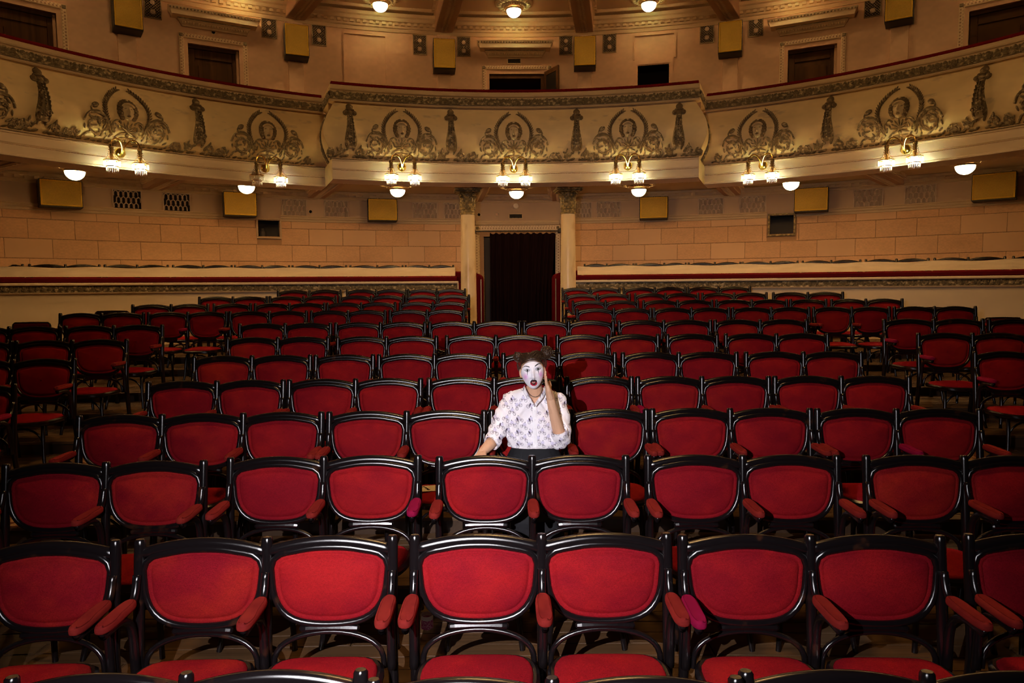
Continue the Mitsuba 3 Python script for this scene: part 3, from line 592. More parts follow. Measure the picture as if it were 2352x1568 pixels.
for h, where in zip(UDOORS, ('at the far left end of the balcony wall', 'in the balcony wall left of centre', 'at the centre of the balcony wall, standing open', 'in the balcony wall right of centre', 'at the far right end of the balcony wall')):
    dn += 1; key = f'door_{dn}'; c = (h[0] + h[1]) / 2; hw = math.radians(h[1] - h[0]) * WAL.R / 2; z1 = h[3]
    struct(key, label='brown panelled door ' + where)
    is_open = dn == 3
    part(key, 'reveal', tunnel(WAL, h, 1.3 if is_open else .2, True), 'dark_grey' if is_open else 'beam_paint', False)
    ornate_frame(key, c, hw + .155, 4.4, z1 + .17)
    W = lambda b: WAL.put(b, c)
    if not is_open:
        part(key, 'leaf', W(box(-hw, hw, -.19, -.15, 4.4, z1 - .02, .006)), 'door_wood', False)
        for sx in (-1, 1):
            part(key, 'stile', W(box(sx * hw * .86 - hw * .13, sx * hw * .86 + hw * .13, -.15, -.125, 4.4, z1 - .03, .006)), 'door_wood', False)
        part(key, 'rail', W(box(-hw * .73, hw * .73, -.15, -.125, z1 - .22, z1 - .03, .006)), 'door_wood', False)
        part(key, 'panel', W(box(-hw * .6, hw * .6, -.15, -.13, 5.0, z1 - .32, .02)), 'door_wood', False)
        part(key, 'head_casing', W(box(-hw, hw, -.12, -.08, z1 - .06, z1, .006)), 'door_wood', False)
        part(key, 'side_casing', W(box(hw - .05, hw, -.14, -.08, 4.4, z1, .006)), 'beam_paint', False)
    else:
        part(key, 'back_wall', W(box(-hw, hw, -1.25, -1.2, 4.4, z1, .0)), 'door_wood', False)
        for z in (6.12, 5.98): part(key, 'back_rail', W(box(-hw, hw, -1.2, -1.15, z, z + .035, .006)), 'plaster_trim', False)
        part(key, 'lintel', W(box(-hw, hw, -.2, -.02, z1 - .09, z1, .006)), 'door_wood', False)
        part(key, 'jamb_casing', W(box(hw - .07, hw, -.2, -.02, 4.4, z1, .006)), 'door_wood', False)
        a = math.radians(62); M = Rz(a) @ np.diag([1, 1, 1.0])
        def LF(b): return W(sub((b[0] @ np.array([[math.cos(a), math.sin(a), 0], [-math.sin(a), math.cos(a), 0], [0, 0, 1.0]]), b[1]), o=(hw + .01, .0, 0)))
        L = .55
        for nme, b in (('leaf_stile', box(0, .08, -.02, .02, 4.4, z1 + .04, .006)), ('leaf_stile', box(L - .08, L, -.02, .02, 4.4, z1 + .04, .006)), ('leaf_rail', box(.08, L - .08, -.02, .02, z1 - .06, z1 + .04, .006)), ('leaf_panel', box(.08, L - .08, -.008, .008, 4.4, z1 - .06))):
            part(key, nme, LF(b), 'dark_void' if nme == 'leaf_panel' else 'door_wood', False)
for i, c in enumerate((-28.3, -1.22, 25.72)):
    t = thing('door_cornice', 'carved cream cornice shelf above the ' + ('left', 'centre', 'right')[i] + ' balcony door', 'cornice')
    W = lambda b: WAL.put(b, c)
    z = 6.96 if i == 1 else 7.0
    def tri(hw0, hw1, n0, n1, za, zb):
        b = box(-1, 1, -.02, 1, 0, 1); v = b[0].copy(); top = v[:, 2] > .5
        v[:, 0] *= np.where(top, hw1, hw0); v[:, 1] = np.where(v[:, 1] > .5, np.where(top, n1, n0), -.02); v[:, 2] = np.where(top, zb, za); return v, b[1]
    part(t, 'fillet', W(box(-.58, .58, -.02, .06, z - .03, z, .008)), 'plaster_trim', False)
    part(t, 'carved_band', W(tri(.58, .64, .05, .12, z, z + .085)), 'plaster_trim', False)
    cv = []
    for x in np.arange(-.56, .57, .047):
        cv += [sub(OCT, np.diag([.019, .028, .036]), (x, .09, z + .043)), sub(OCT, np.diag([.009, .02, .02]), (x + .0235, .095, z + .055))]
    part(t, 'leaf_carving', W(cat(cv)), 'cream_plain', False)
    part(t, 'soffit', W(box(-.64, .64, -.02, .125, z + .085, z + .10, .004)), 'patina', False)
    part(t, 'shelf', W(tri(.74, .76, .27, .29, z + .10, z + .17)), 'cream_plain', False)
    part(t, 'gutter', W(tri(.755, .80, .28, .33, z + .17, z + .23)), 'cream_plain', False)
    part(t, 'triangle_teeth', W(cat([sub(OCT, np.diag([.018, .02, .022]), (x, .31, z + .20)) for x in np.arange(-.76, .77, .058)])), 'patina_dark', False)

# the doorway of the stalls
struct('door_6', label='dark doorway of the stalls behind a curtain')
part('door_6', 'reveal', tunnel(WAL, LDOOR, .35), 'dark_void', False)
dc = -0.95; hwd = .775
ornate_frame('door_6', -1.09, .93, 1.19, 3.40, .11, .06)
for sx in (-1,):
    part('door_6', 'jamb', WAL.put(box(-hwd, -hwd + .17, -.3, .0, 1.19, 3.14, .01), -.89), 'dark_grey', False)
    part('door_6', 'jamb_moulding', WAL.put(box(-hwd + .11, -hwd + .15, 0, .03, 1.19, 3.14, .01), -.89), 'dark_grey', False)
t = thing('curtain', 'dark maroon curtain hanging in the stalls doorway', 'curtain')
nx, nz = 220, 14
X = np.linspace(0, 1, nx)[:, None]; Z = np.linspace(0, 1, nz)[None, :]
xl = -.455 + 0 * Z; xr = .955 - .10 * np.sin(np.clip(1 - Z, 0, 1) ** .8 * PI / 2) - .0 * Z
px_ = xl + (xr - xl) * X
py_ = 14.72 + .022 * np.sin(X * 95 + 2 * np.sin(X * 7)) * (1 - .25 * Z) + .015 * np.sin(X * 41)
ztop = 3.205 + .016 * np.cos(X * 66)
pz_ = 1.21 + (ztop - 1.21) * Z
add(t + '__drape', grid(np.stack([px_, py_ + 0 * Z, pz_ + 0 * X], -1)), 'curtain_cloth', True)
rod = thing('curtain_rod', 'black curtain rod across the top of the doorway', 'rod')
add(rod + '__bar', tube([(-.83, 14.72, 3.255), (1.08, 14.72, 3.25)], .014, 8), 'dark_grey')
for x in (-.80, 1.04):
    part(rod, 'bracket', box(x - .03, x + .03, 14.68, 14.98, 3.22, 3.31, .01), 'dark_grey', False)
for x in np.linspace(-.43, .94, 15):
    part(rod, 'ring', tube(np.stack([np.full(12, x), 14.72 + .022 * np.cos(np.arange(12) * PI / 6), 3.243 + .028 * np.sin(np.arange(12) * PI / 6)], 1), .004, 4, True), 'brass_dark')
for x, sd in ((-.70, 'left'), (.965, 'right')):
    t = thing('velvet_screen', f'round topped red velvet screen at the {sd} of the curtained doorway', 'screen')
    hw = .105; a = np.linspace(0, PI, 12); prof = [(-hw, 1.12)] + [(-hw * math.cos(q), 2.24 + .10 * math.sin(q)) for q in a] + [(hw, 1.12)]
    P = np.array([[(x + u, y, zz) for u, zz in prof] for y in (13.35, 14.65)])
    m = grid(P, cv=True); k = len(prof)
    f2 = [[0, i, i + 1] for i in range(1, k - 1)]
    add(t + '__pad', (m[0], np.vstack([m[1], f2, np.array(f2)[:, ::-1] + k])), 'velvet_dark', 40)
    part(t, 'trim', box(x + (hw if x < 0 else -hw) - .008, x + (hw if x < 0 else -hw) + .008, 13.33, 13.37, 1.1, 2.22), 'brass_dark', False)
    t2 = thing('red_bench', f'dark red velvet bench end behind the {sd} column', 'bench')
    xx = x - .32 if x < 0 else x + .30
    add(t2, box(xx - .13, xx + .13, 13.6, 13.7, 1.2, 2.38, .03), 'velvet_dark', False)

# ------------------------------------------------------------------ columns
def column(x, side):
    y = 13.0
    t = thing('column', f'cream marble column with a dark gilt leaf capital on the {side} of the doorway', 'column')
    z0, z1 = 1.14, 3.42
    pf = [(.0, z0), (.21, z0), (.21, z0 + .05), (.19, z0 + .07), (.2, z0 + .1), (.17, z0 + .13), (.158, z0 + .17)]
    part(t, 'base', sub(lathe(pf + [(0, z0 + .17)], 28), o=(x, y, 0)), 'column_marble')
    zz = np.linspace(z0 + .17, z1, 12); r = .152 - .022 * ((zz - z0) / (z1 - z0)) ** 1.6
    part(t, 'shaft', sub(lathe(list(zip(r, zz)), 36), o=(x, y, 0)), 'column_marble', True)
    c = part(t, 'capital', sub(lathe([(.13, z1), (.145, z1 + .005), (.145, z1 + .03), (.128, z1 + .04), (.128, z1 + .09), (.142, z1 + .10), (.142, z1 + .115), (.125, z1 + .12), (.125, z1 + .30), (.15, z1 + .38), (.19, z1 + .40), (0, z1 + .405)], 28), o=(x, y, 0)), 'gilt_dark')
    for row, (n, zl, L, o) in enumerate(((10, z1 + .12, .14, 0), (10, z1 + .13, .24, .5))):
        for k in range(n):
            a = (k + o) * 2 * PI / n
            s = np.linspace(0, 1, 7)[:, None]; q = np.linspace(-1, 1, 5)[None, :]
            wv = .042 * np.sin(PI * (s * .86 + .14)) ** .6 * q
            out = .128 + .012 + .055 * np.clip(s - .62, 0, 1) ** 1.5 * 3 + .01 * (1 - q ** 2) - .01 * abs(q)
            zz2 = zl + L * (s - .18 * np.clip(s - .75, 0, 1) * 4) + 0 * q
            P = np.stack([out * math.cos(a) - wv * math.sin(a), out * math.sin(a) + wv * math.cos(a), zz2], -1) + np.array([x, y, 0])
            v, f = grid(P)
            part(c, 'leaf', (v, f), 'gilt_dark', True)
    for k in range(4):
        a = PI / 4 + k * PI / 2; d = np.array([math.cos(a), math.sin(a)])
        sp = spiral((0, 0), .05, .012, 1.3, PI / 2, 16); P = np.stack([x + d[0] * (.185 + sp[:, 0]), y + d[1] * (.185 + sp[:, 0]), z1 + .355 + sp[:, 2]], 1)
        part(c, 'volute', tube(P, .014, 6), 'gilt_dark')
    part(t, 'abacus', cat(sub(box(-.225, .225, -.225, .225, z1 + .405, z1 + .435, .01), Rz(0.1), (x, y, 0)), sub(box(-.25, .25, -.25, .25, z1 + .435, z1 + .475, .012), Rz(.1), (x, y, 0))), 'gilt_dark', False)
column(-.815, 'left'); column(1.075, 'right')

# ------------------------------------------------------------------ loudspeakers, grilles and fittings on the walls
def wall_speaker(phi, z0, z1, w, d, label, tilt=0.0, group=None):
    t = thing('loudspeaker', label, 'loudspeaker', group)
    W = lambda b: WAL.put(b, phi)
    part(t, 'cabinet', W(box(-w / 2, w / 2, 0.03, d, z0, z1, .008)), 'speaker_black', False)
    part(t, 'cloth', W(box(-w / 2 + .012, w / 2 - .012, d - .01, d + .012, z0 + .02, z1 - .012, .006)), 'speaker_cloth', False)
    for b in (box(-w / 2 + .012, -w / 2 + .035, d, d + .018, z0 + .02, z1 - .012, .005), box(w / 2 - .035, w / 2 - .012, d, d + .018, z0 + .02, z1 - .012, .005), box(-w / 2 + .035, w / 2 - .035, d, d + .018, z0 + .02, z0 + .043, .005), box(-w / 2 + .035, w / 2 - .035, d, d + .018, z1 - .035, z1 - .012, .005)):
        part(t, 'cloth_edge', W(b), 'speaker_edge', False)
    part(t, 'bracket', W(box(-.06, .06, 0, .05, z1 - .12, z1 - .02)), 'dark_grey', False)
for a, z, nme in ((-35.0, 6.63, 'far left'), (-21.6, 6.59, 'second from the left'), (-8.05, 6.56, 'left of the centre door'), (5.48, 6.61, 'right of the centre door'), (18.9, 6.66, 'second from the right'), (32.5, 6.78, 'far right')):
    wall_speaker(a, z, z + .61, .455, .40, f'upright black loudspeaker with yellow cloth on the balcony wall, {nme}')
for a, z, w, nme in ((-40.3, 3.47, .62, 'under the far left of the balcony'), (-26.9, 3.465, .60, 'under the balcony above the left niche'), (-14.2, 3.445, .60, 'under the balcony left of the left column'), (12.1, 3.455, .58, 'under the balcony right of the right column'), (26.1, 3.475, .61, 'under the balcony above the framed niche'), (39.55, 3.48, .63, 'under the far right of the balcony')):
    wall_speaker(a, z, z + .46, w, .35, f'wide black loudspeaker with yellow cloth {nme}')
UG = [(-33.0, 7.22), (-23.8, 7.2), (-19.5, 7.17), (-10.3, 7.15), (-6.13, 7.15), (3.69, 7.18), (7.83, 7.19), (16.8, 7.22), (21.06, 7.24), (30.44, 7.26)]
names = ['first', 'second', 'third', 'fourth', 'fifth', 'sixth', 'seventh', 'eighth', 'ninth', 'tenth', 'eleventh', 'twelfth', 'thirteenth', 'fourteenth', 'fifteenth', 'sixteenth', 'seventeenth', 'eighteenth', 'nineteenth', 'twentieth', 'twenty-first', 'twenty-second', 'twenty-third', 'twenty-fourth']
for i, (a, z) in enumerate(UG):
    t = thing('vent_grille', f'upright lattice vent grille on the balcony wall, {names[i]} from the left', 'grille')
    W = lambda b: WAL.put(b, a)
    hw, hh = .125, .185
    part(t, 'backing', W(box(-hw, hw, -.01, .006, z - hh, z + hh)), 'dark_void', False)
    for b in (box(-hw - .02, -hw, -.01, .022, z - hh - .02, z + hh + .02, .004), box(hw, hw + .02, -.01, .022, z - hh - .02, z + hh + .02, .004), box(-hw, hw, -.01, .022, z + hh, z + hh + .02, .004), box(-hw, hw, -.01, .022, z - hh - .02, z - hh, .004)):
        part(t, 'frame', W(b), 'grille_bronze', False)
    bars = []
    for sg in (-1, 1):
        for c in np.arange(-.30, .31, .048):
            pts = [(x, c + sg * x) for x in np.linspace(-hw, hw, 41)]; pts = [q for q in pts if abs(q[1]) < hh]
            if len(pts) > 3: bars.append(tube([(pts[0][0], .011, z + pts[0][1]), (pts[-1][0], .011, z + pts[-1][1])], .0048, 4))
    part(t, 'lattice', W(cat(bars)), 'grille_bronze', False)
    for dz in (-.085, .085):
        part(t, 'rosette', W(cat([ell((0, .014, z + dz), (.035, .012, .035), 1)] + [ell((.03 * math.cos(q), .014, z + dz + .03 * math.sin(q)), (.016, .01, .016), 1) for q in np.arange(8) * PI / 4])), 'grille_pale')
LG = [(-35.56, .44, 1), (-31.86, .44, 1), (-22.15, .455, 0), (-18.4, .455, 0), (-10.07, .50, 0), (-7.2, .44, 0), (5.2, .40, 0), (7.78, .48, 0), (17.36, .48, 0), (21.1, .48, 0), (30.57, .47, 0), (34.43, .47, 0)]
for i, (a, w, dark) in enumerate(LG):
    t = thing('wall_grille', f'{"black backed" if dark else "pale plaster"} scale-patterned grille under the balcony, {names[i]} from the left', 'grille')
    W = lambda b: WAL.put(b, a)
    hw, z0, z1 = w / 2, 3.545, 3.865
    part(t, 'backing', W(box(-hw, hw, -.01, .012, z0, z1)), 'dark_void' if dark else 'grille_fill', False)
    for b in (box(-hw - .02, -hw, -.01, .03, z0 - .02, z1 + .02, .004), box(hw, hw + .02, -.01, .03, z0 - .02, z1 + .02, .004), box(-hw, hw, -.01, .03, z1, z1 + .02, .004), box(-hw, hw, -.01, .03, z0 - .02, z0, .004)):
        part(t, 'frame', W(b), 'grille_pale', False)
    sc = []; ch = (z1 - z0) / 3; cw = w / 5.5
    for r in range(3):
        for c in range(-1, 6):
            cx = -hw + (c + (.5 if r % 2 else 0) + .5) * cw; zb = z0 + r * ch
            if cx - cw / 2 < -hw - .001 or cx + cw / 2 > hw + .03: continue
            q = np.linspace(0, PI, 9)
            arch = np.stack([cx + cw * .40 * np.cos(q), np.full(9, .02), zb + ch * .62 + ch * .30 * np.sin(q)], 1)
            sc.append(tube(np.vstack([[cx + cw * .40, .02, zb + .01], arch, [cx - cw * .40, .02, zb + .01]]), .0085, 4))
            sc.append(ell((cx, .018, zb + ch * .95), (cw * .2, .01, .014), 1))
    part(t, 'scale_lattice', W(cat(sc)), 'grille_pale', 40)
for a, z, lb in ((-1.3, 7.25, 'round white smoke detector above the centre balcony cornice'), (-1.23, 3.815, 'round white smoke detector above the curtained doorway')):
    t = thing('smoke_detector', lb, 'smoke detector')
    L = sub(lathe([(.0, 0), (.058, 0), (.06, .015), (.05, .03), (.03, .034), (.028, .045), (0, .05)], 20), np.array([[1, 0, 0], [0, 0, 1], [0, -1, 0.0]]))
    add(t, WAL.put(L, a, z), 'white_plastic')
for a, z, lb in ((-28.4, 6.955, 'small round black hole above the left balcony door'), (25.7, 7.0, 'small round black hole above the right balcony door'), (-20.73, 3.637, 'small round black hole between two plaster grilles'), (-4.85, 3.63, 'small round socket on the wall beside the left column'), (-3.1, 3.64, 'faint round cover plate above the doorway')):
    t = thing('wall_socket', lb, 'socket')
    L = np.array([[1, 0, 0], [0, 0, 1], [0, -1, 0.0]])
    pale = 'cover' in lb
    part(t, 'rim', WAL.put(sub(lathe([(.030, 0), (.044, 0), (.044, .012), (.030, .014)], 18), L), a, z), 'plaster_trim')
    part(t, 'core', WAL.put(sub(lathe([(0, .006), (.031, .006)], 18), L), a, z), 'plaster_pink' if pale else 'dark_void')
for a, z, w, hgt, lb in ((-1.3, 6.865, .26, .085, 'small rectangular vent above the centre balcony door'), (-1.25, 3.597, .27, .08, 'small black rectangular vent above the curtained doorway')):
    t = thing('wall_vent', lb, 'vent')
    W = lambda b: WAL.put(b, a)
    part(t, 'backing', W(box(-w / 2, w / 2, -.01, .012, z - hgt / 2, z + hgt / 2)), 'dark_void', False)
    for b in (box(-w / 2 - .025, w / 2 + .025, -.01, .022, z + hgt / 2, z + hgt / 2 + .025, .004), box(-w / 2 - .025, w / 2 + .025, -.01, .022, z - hgt / 2 - .025, z - hgt / 2, .004), box(-w / 2 - .025, -w / 2, -.01, .022, z - hgt / 2, z + hgt / 2, .004), box(w / 2, w / 2 + .025, -.01, .022, z - hgt / 2, z + hgt / 2, .004)):
        part(t, 'frame', W(b), 'plaster_trim', False)
    for x in np.linspace(-w / 2 + .02, w / 2 - .02, 10): part(t, 'slat', W(box(x - .004, x + .004, .0, .018, z - hgt / 2, z + hgt / 2)), 'dark_grey', False)

# ------------------------------------------------------------------ lamps
def flip(m): return m[0], m[1][:, ::-1]
def outward(m):
    tm = trimesh.Trimesh(*m, process=False)
    return m if tm.volume > 0 else flip(m)
def emit(L, k=1.0, weight=1.0): return {'emitter': {'type': 'area', 'radiance': {'type': 'rgb', 'value': (WARM * L * k).tolist()}, 'sampling_weight': weight}}
def ceiling_lamp(x, y, z, s, label, L, small=False):
    """z = the ceiling; bowl below a bronze ring and a plaster rose"""
    t = thing('ceiling_lamp', label, 'lamp')
    o = (x, y, z)
    part(t, 'rosette', sub(lathe([(0, 0), (.40 * s, 0), (.40 * s, -.02), (.37 * s, -.035), (.34 * s, -.03), (.30 * s, -.045), (.24 * s, -.05), (.22 * s, -.075), (.0, -.075)], 32), o=o), 'plaster_trim')
    part(t, 'rosette_leaves', sub(cat([ell((.31 * s * math.cos(a), .31 * s * math.sin(a), -.048), (.055 * s, .026 * s, .022), 1, Rz(a)) for a in np.arange(24) * PI / 12] + [ell((.225 * s * math.cos(a), .225 * s * math.sin(a), -.078), (.02 * s, .015 * s, .02), 1, Rz(a)) for a in np.arange(28) * PI / 14]), o=o), 'plaster_trim', 40)
    part(t, 'ring', sub(lathe([(.13 * s, -.07), (.215 * s, -.075), (.22 * s, -.09), (.20 * s, -.105), (.165 * s, -.12), (.16 * s, -.14), (.14 * s, -.145), (.0, -.14)], 28), o=o), 'bronze')
    th = np.linspace(0, PI / 2, 9)
    bowl = lathe([(.155 * s * math.cos(a), -.142 - .145 * s * math.sin(a)) for a in th] , 24)
    bowl = cat(bowl, lathe([(0.0001, -.142), (.155 * s, -.142)], 24))
    tm = trimesh.Trimesh(*bowl); tm.merge_vertices(); trimesh.repair.fix_normals(tm)
    part(t, 'bowl', sub((np.array(tm.vertices), np.array(tm.faces)), o=o), 'opal', 40, label='glowing white glass bowl', **emit(L))
for i, (x, y) in enumerate(((-6.82, 10.86), (-4.78, 12.53), (-2.15, 13.15), (.11, 13.53), (2.47, 13.36), (5.11, 12.63), (7.2, 10.99))):
    ceiling_lamp(x, y, 4.055, .92, f'round ceiling lamp with glowing glass bowl under the balcony, {names[i]} from the left', L_BOWL)
for i, (x, y) in enumerate(((-2.54, 13.91), (.09, 14.24), (2.76, 13.99))):
    ceiling_lamp(x, y, 7.76, .95, ('left', 'middle', 'right')[i] + ' one of the three glowing round ceiling lamps above the balcony wall', L_UPPER * (1.0, 1.25, 1.1)[i])
# the same lamps go on round the gallery outside the frame, and the chandelier hangs over the stalls
for i, (x, y) in enumerate(((-5.0, 13.1), (5.3, 13.2), (-7.3, 11.4), (7.7, 11.6))):
    ceiling_lamp(x, y, 7.76, .95, f'round ceiling lamp above the {"left" if x < 0 else "right"} balcony, {"inner" if i < 2 else "outer"} one', L_UPPER * (.9 if i < 2 else .4))
ch = thing('chandelier', 'large glowing chandelier over the stalls above the picture', 'chandelier')
part(ch, 'stem', tube([(.3, 4.2, 7.5), (.3, 4.2, 8.1)], .04, 10), 'brass')
part(ch, 'crown', sub(lathe([(0, 7.65), (.75, 7.6), (.8, 7.5), (.7, 7.45), (0, 7.46)], 28), o=(.3, 4.2, 0)), 'brass')
tm = trimesh.creation.icosphere(subdivisions=3); tm.apply_scale([.62, .62, .38])
part(ch, 'globe', (np.array(tm.vertices) + [.3, 4.2, 7.1], np.array(tm.faces)), 'opal', True, **emit(L_CHAND, weight=6.0))

def sconce(cyl, phi, i, lit=(1, 1)):
    t = thing('wall_lamp', f'brass two-armed wall lamp with crystal shades on the balcony front, {names[i]} from the left', 'lamp')
    W = lambda m: cyl.put(m, phi)
    zc = 4.05
    L = np.array([[1, 0, 0], [0, 0, 1], [0, 1, 0.0]])
    part(t, 'backplate', W(sub((lambda m: (m[0] * [.07, .075, 1], m[1]))(lathe([(0, .05), (.5, .045), (.8, .03), (1, .01), (1, 0), (0, 0)], 24)), L, (0, .10, zc))), 'brass')
    for q, sg in enumerate((-1, 1)):
        pts = spline([(sg * .006, .14, zc - .07), (sg * .012, .22, zc + .03), (sg * .05, .28, zc + .12), (sg * .115, .32, zc + .155), (sg * .175, .33, zc + .115), (sg * .188, .33, zc + .05)], 22)
        part(t, 'arm', W(tube(pts, np.linspace(.0125, .009, 22), 8)), 'brass')
        x, n = sg * .188, .33
        def at(m): return W(sub(m, o=(x, n, 0)))
        k = part(t, 'lamp_unit', at(lathe([(0, zc + .06), (.03, zc + .055), (.034, zc + .03), (.026, zc + .02), (.024, zc - .06), (.03, zc - .075), (.022, zc - .09), (.022, zc - .15), (.026, zc - .155), (.028, zc - .165), (0, zc - .167)], 14)), 'brass_dark')
        z1 = zc - .165
        part(k, 'shade_ring', at(cat(tube(np.stack([.106 * np.cos(np.arange(24) * PI / 12), .106 * np.sin(np.arange(24) * PI / 12), np.full(24, z1)], 1), .006, 5, True), tube(np.stack([.076 * np.cos(np.arange(24) * PI / 12), .076 * np.sin(np.arange(24) * PI / 12), np.full(24, z1 - .085)], 1), .005, 5, True), *[tube([(0, 0, z1 + .015), (.106 * math.cos(a), .106 * math.sin(a), z1)], .004, 4) for a in np.arange(6) * PI / 3])), 'brass')
        part(k, 'bead_strings', at(cat([ell(((.026 + .055 * u ** 1.5) * math.cos(a), (.026 + .055 * u ** 1.5) * math.sin(a), zc + .05 - .215 * u - .02 * math.sin(u * PI)), (.006, .006, .007), 1) for a in np.arange(8) * PI / 4 for u in np.linspace(0, 1, 9)])), 'brass_dark', kind='stuff')
        drops = []
        for (rad, n2, zt, h) in ((.106, 26, z1, .088), (.076, 20, z1 - .085, .075)):
            for a in np.arange(n2) * 2 * PI / n2:
                hh = h * (1 + .06 * math.sin(a * 5 + i)); c = np.array([rad * math.cos(a), rad * math.sin(a), 0])
                r = .0062 if n2 > 22 else .0055
                b = (np.array([[0, 0, 0], [r, 0, -hh * .5], [0, r, -hh * .5], [-r, 0, -hh * .5], [0, -r, -hh * .5], [0, 0, -hh]]) + c + [0, 0, zt], np.array([[0, 1, 2], [0, 2, 3], [0, 3, 4], [0, 4, 1], [5, 2, 1], [5, 3, 2], [5, 4, 3], [5, 1, 4]]))
                drops.append(b)
        part(k, 'crystal_drops', at(cat(drops)), 'crystal', False, kind='stuff', label='hanging crystal drops of the shade')
        sp = trimesh.creation.icosphere(subdivisions=2); sp.apply_scale([.062, .062, .05])
        v, f = np.array(sp.vertices) + [0, 0, z1 - .05], np.array(sp.faces)
        b = at((v, f)); 
        if lit[q]: part(k, 'bulb', b, 'opal', True, label='glowing bulb', **emit(L_BULB))
        else: part(k, 'bulb', b, 'opal', True, label='unlit bulb')
for i, (c, a) in enumerate(((SID, -47.8), (SID, -32.4), (CEN, -13.6), (CEN, -1.3), (CEN, 11.25), (SID, 30.7), (SID, 45.9))):
    sconce(c, a, i, (0, 1) if i == 1 else (1, 1))

# ------------------------------------------------------------------ theatre chairs (built once per kind, then one instance for every chair)
PW = 0.54                                                   # distance between the two posts
def lean(m, z0=.42):
    v, f = m; v = v.copy(); v[:, 1] += .125 * (v[:, 2] - H_POST); return v, f
OUT = spline([(0, .876), (.085, .872), (.165, .858), (.220, .839), (.2315, .822), (.232, .77), (.227, .72), (.212, .668), (.180, .623), (.138, .598), (.075, .584), (0, .580), (-.075, .584), (-.138, .598), (-.180, .623), (-.212, .668), (-.227, .72), (-.232, .77), (-.2315, .822), (-.220, .839), (-.165, .858), (-.085, .872)], 44, True); OUT[:, 1] = .571 + (OUT[:, 1] - .58) * 1.012
def ring_offset(d):
    t = np.roll(OUT, -1, 0) - np.roll(OUT, 1, 0); t /= np.linalg.norm(t, axis=1, keepdims=True)
    nrm = np.stack([-t[:, 1], t[:, 0]], 1); c = np.array([0, .73]); nrm *= np.sign(((OUT - c) * nrm).sum(1))[:, None]
    return OUT + nrm * d
def back_cushion():
    c = np.array([0, .732]); rings = []
    for d, y in ((.004, 0), (.001, -.008), (-.012, -.010), (-.016, -.004), (-.020, -.011), (-.030, -.019)):
        o = ring_offset(d); rings.append(np.stack([o[:, 0], np.full(len(o), y), o[:, 1]], 1))
    base = ring_offset(-.03)
    for k in (.92, .84, .74, .62, .5, .38, .26, .15, .07):
        y = -.019 - .0205 * (1 - k ** 2)
        o = c + (base - c) * k; rings.append(np.stack([o[:, 0], np.full(len(o), y), o[:, 1]], 1))
    v, f = grid(np.array(rings), cv=True); n = len(v); m = len(OUT)
    v = np.vstack([v, [[0, -.0396, .732]]]); i = np.arange(m)
    f = np.vstack([f, np.stack([(len(rings) - 1) * m + i, (len(rings) - 1) * m + (i + 1) % m, np.full(m, n)], 1)])
    return lean((v, f))
def back_board():
    o = ring_offset(.01); m = len(o); i = np.arange(m)
    v = np.vstack([np.stack([o[:, 0], np.full(m, .012), o[:, 1]], 1), [[0, .012, .73]]]); return lean((v, np.stack([i, (i + 1) % m, np.full(m, m)], 1)))
def back_frame():
    o = ring_offset(.016); r = np.interp(o[:, 1], [.56, .62, .82, .86, .9], [.0165, .015, .014, .017, .019])
    return lean(tube(np.stack([o[:, 0], np.full(len(o), -.004), o[:, 1]], 1), r, 8, True))
def top_rail():
    x = np.linspace(-.262, .262, 18); z = .908 - .040 * (np.abs(x) / .262) ** 2.0
    return lean(tube(np.stack([x, np.full(18, .004), z], 1), .0235, 10, flat=.85))
def post(x):
    z = np.array([0, .2, .38, .45, .6, .78, .905, .922, .930]); r = np.array([.0205, .021, .0225, .023, .023, .0235, .0235, .0225, .017])
    y = .125 * (np.maximum(z, .42) - H_POST) + np.where(z < .42, (.42 - z) * .12, 0)
    return tube(np.stack([np.full(9, x), y, z], 1), r, 10)
def post_screws(x):
    return cat(*[ell((x + .004, .125 * (z - H_POST) - .043, z), (.0048, .003, .0048), 1) for z in (.735, .705)], ell((x, -.105, .53), (.005, .003, .005), 1))
def arm_upper(x):
    p = spline([(x, -.040, .785), (x, -.047, .755), (x, -.062, .715), (x, -.085, .685), (x, -.13, .668), (x, -.25, .664), (x, -.325, .662)], 16)
    return tube(p, np.linspace(.0185, .014, 16), 8)
def arm_support(x):
    p = spline([(x, -.09, .37), (x, -.093, .46), (x, -.098, .54), (x, -.122, .605), (x, -.18, .645), (x, -.25, .652), (x, -.315, .650)], 16)
    return tube(p, np.linspace(.021, .015, 16), 8)
def arm_pad(x):
    n, L, w, h = 28, .258, .033, .034
    a = np.arange(n) * 2 * PI / n
    bx = np.sign(np.cos(a)) * np.abs(np.cos(a)) ** .75 * w; by = np.sign(np.sin(a)) * np.abs(np.sin(a)) ** .45 * L / 2
    rings = [np.stack([bx * k, np.sign(by) * np.maximum(np.abs(by) - (1 - k) * w, 0), np.full(n, z)], 1) for k, z in ((.80, 0), (.97, .004), (1.0, .012), (.98, .021), (.92, .027), (.8, .031), (.6, .0335))]
    v, f = grid(np.array(rings), cv=True); k = len(v); i = np.arange(n)
    f = [f, np.stack([i, (i + 1) % n, np.full(n, k)], 1)]; v = np.vstack([v, [[0, 0, 0]]])
    top = 6 * n; q = [(top + j, top + (j + 1) % n, top + (n // 2 - j - 1) % n, top + (n // 2 - j) % n) for j in range(-(n // 4), n // 4)]   # a flat grid across the pad's top
    f = np.vstack(f + [np.array([(p[0], p[1], p[2]) for p in q] + [(p[0], p[2], p[3]) for p in q])])
    return v + np.array([x, -.215, .671]), f
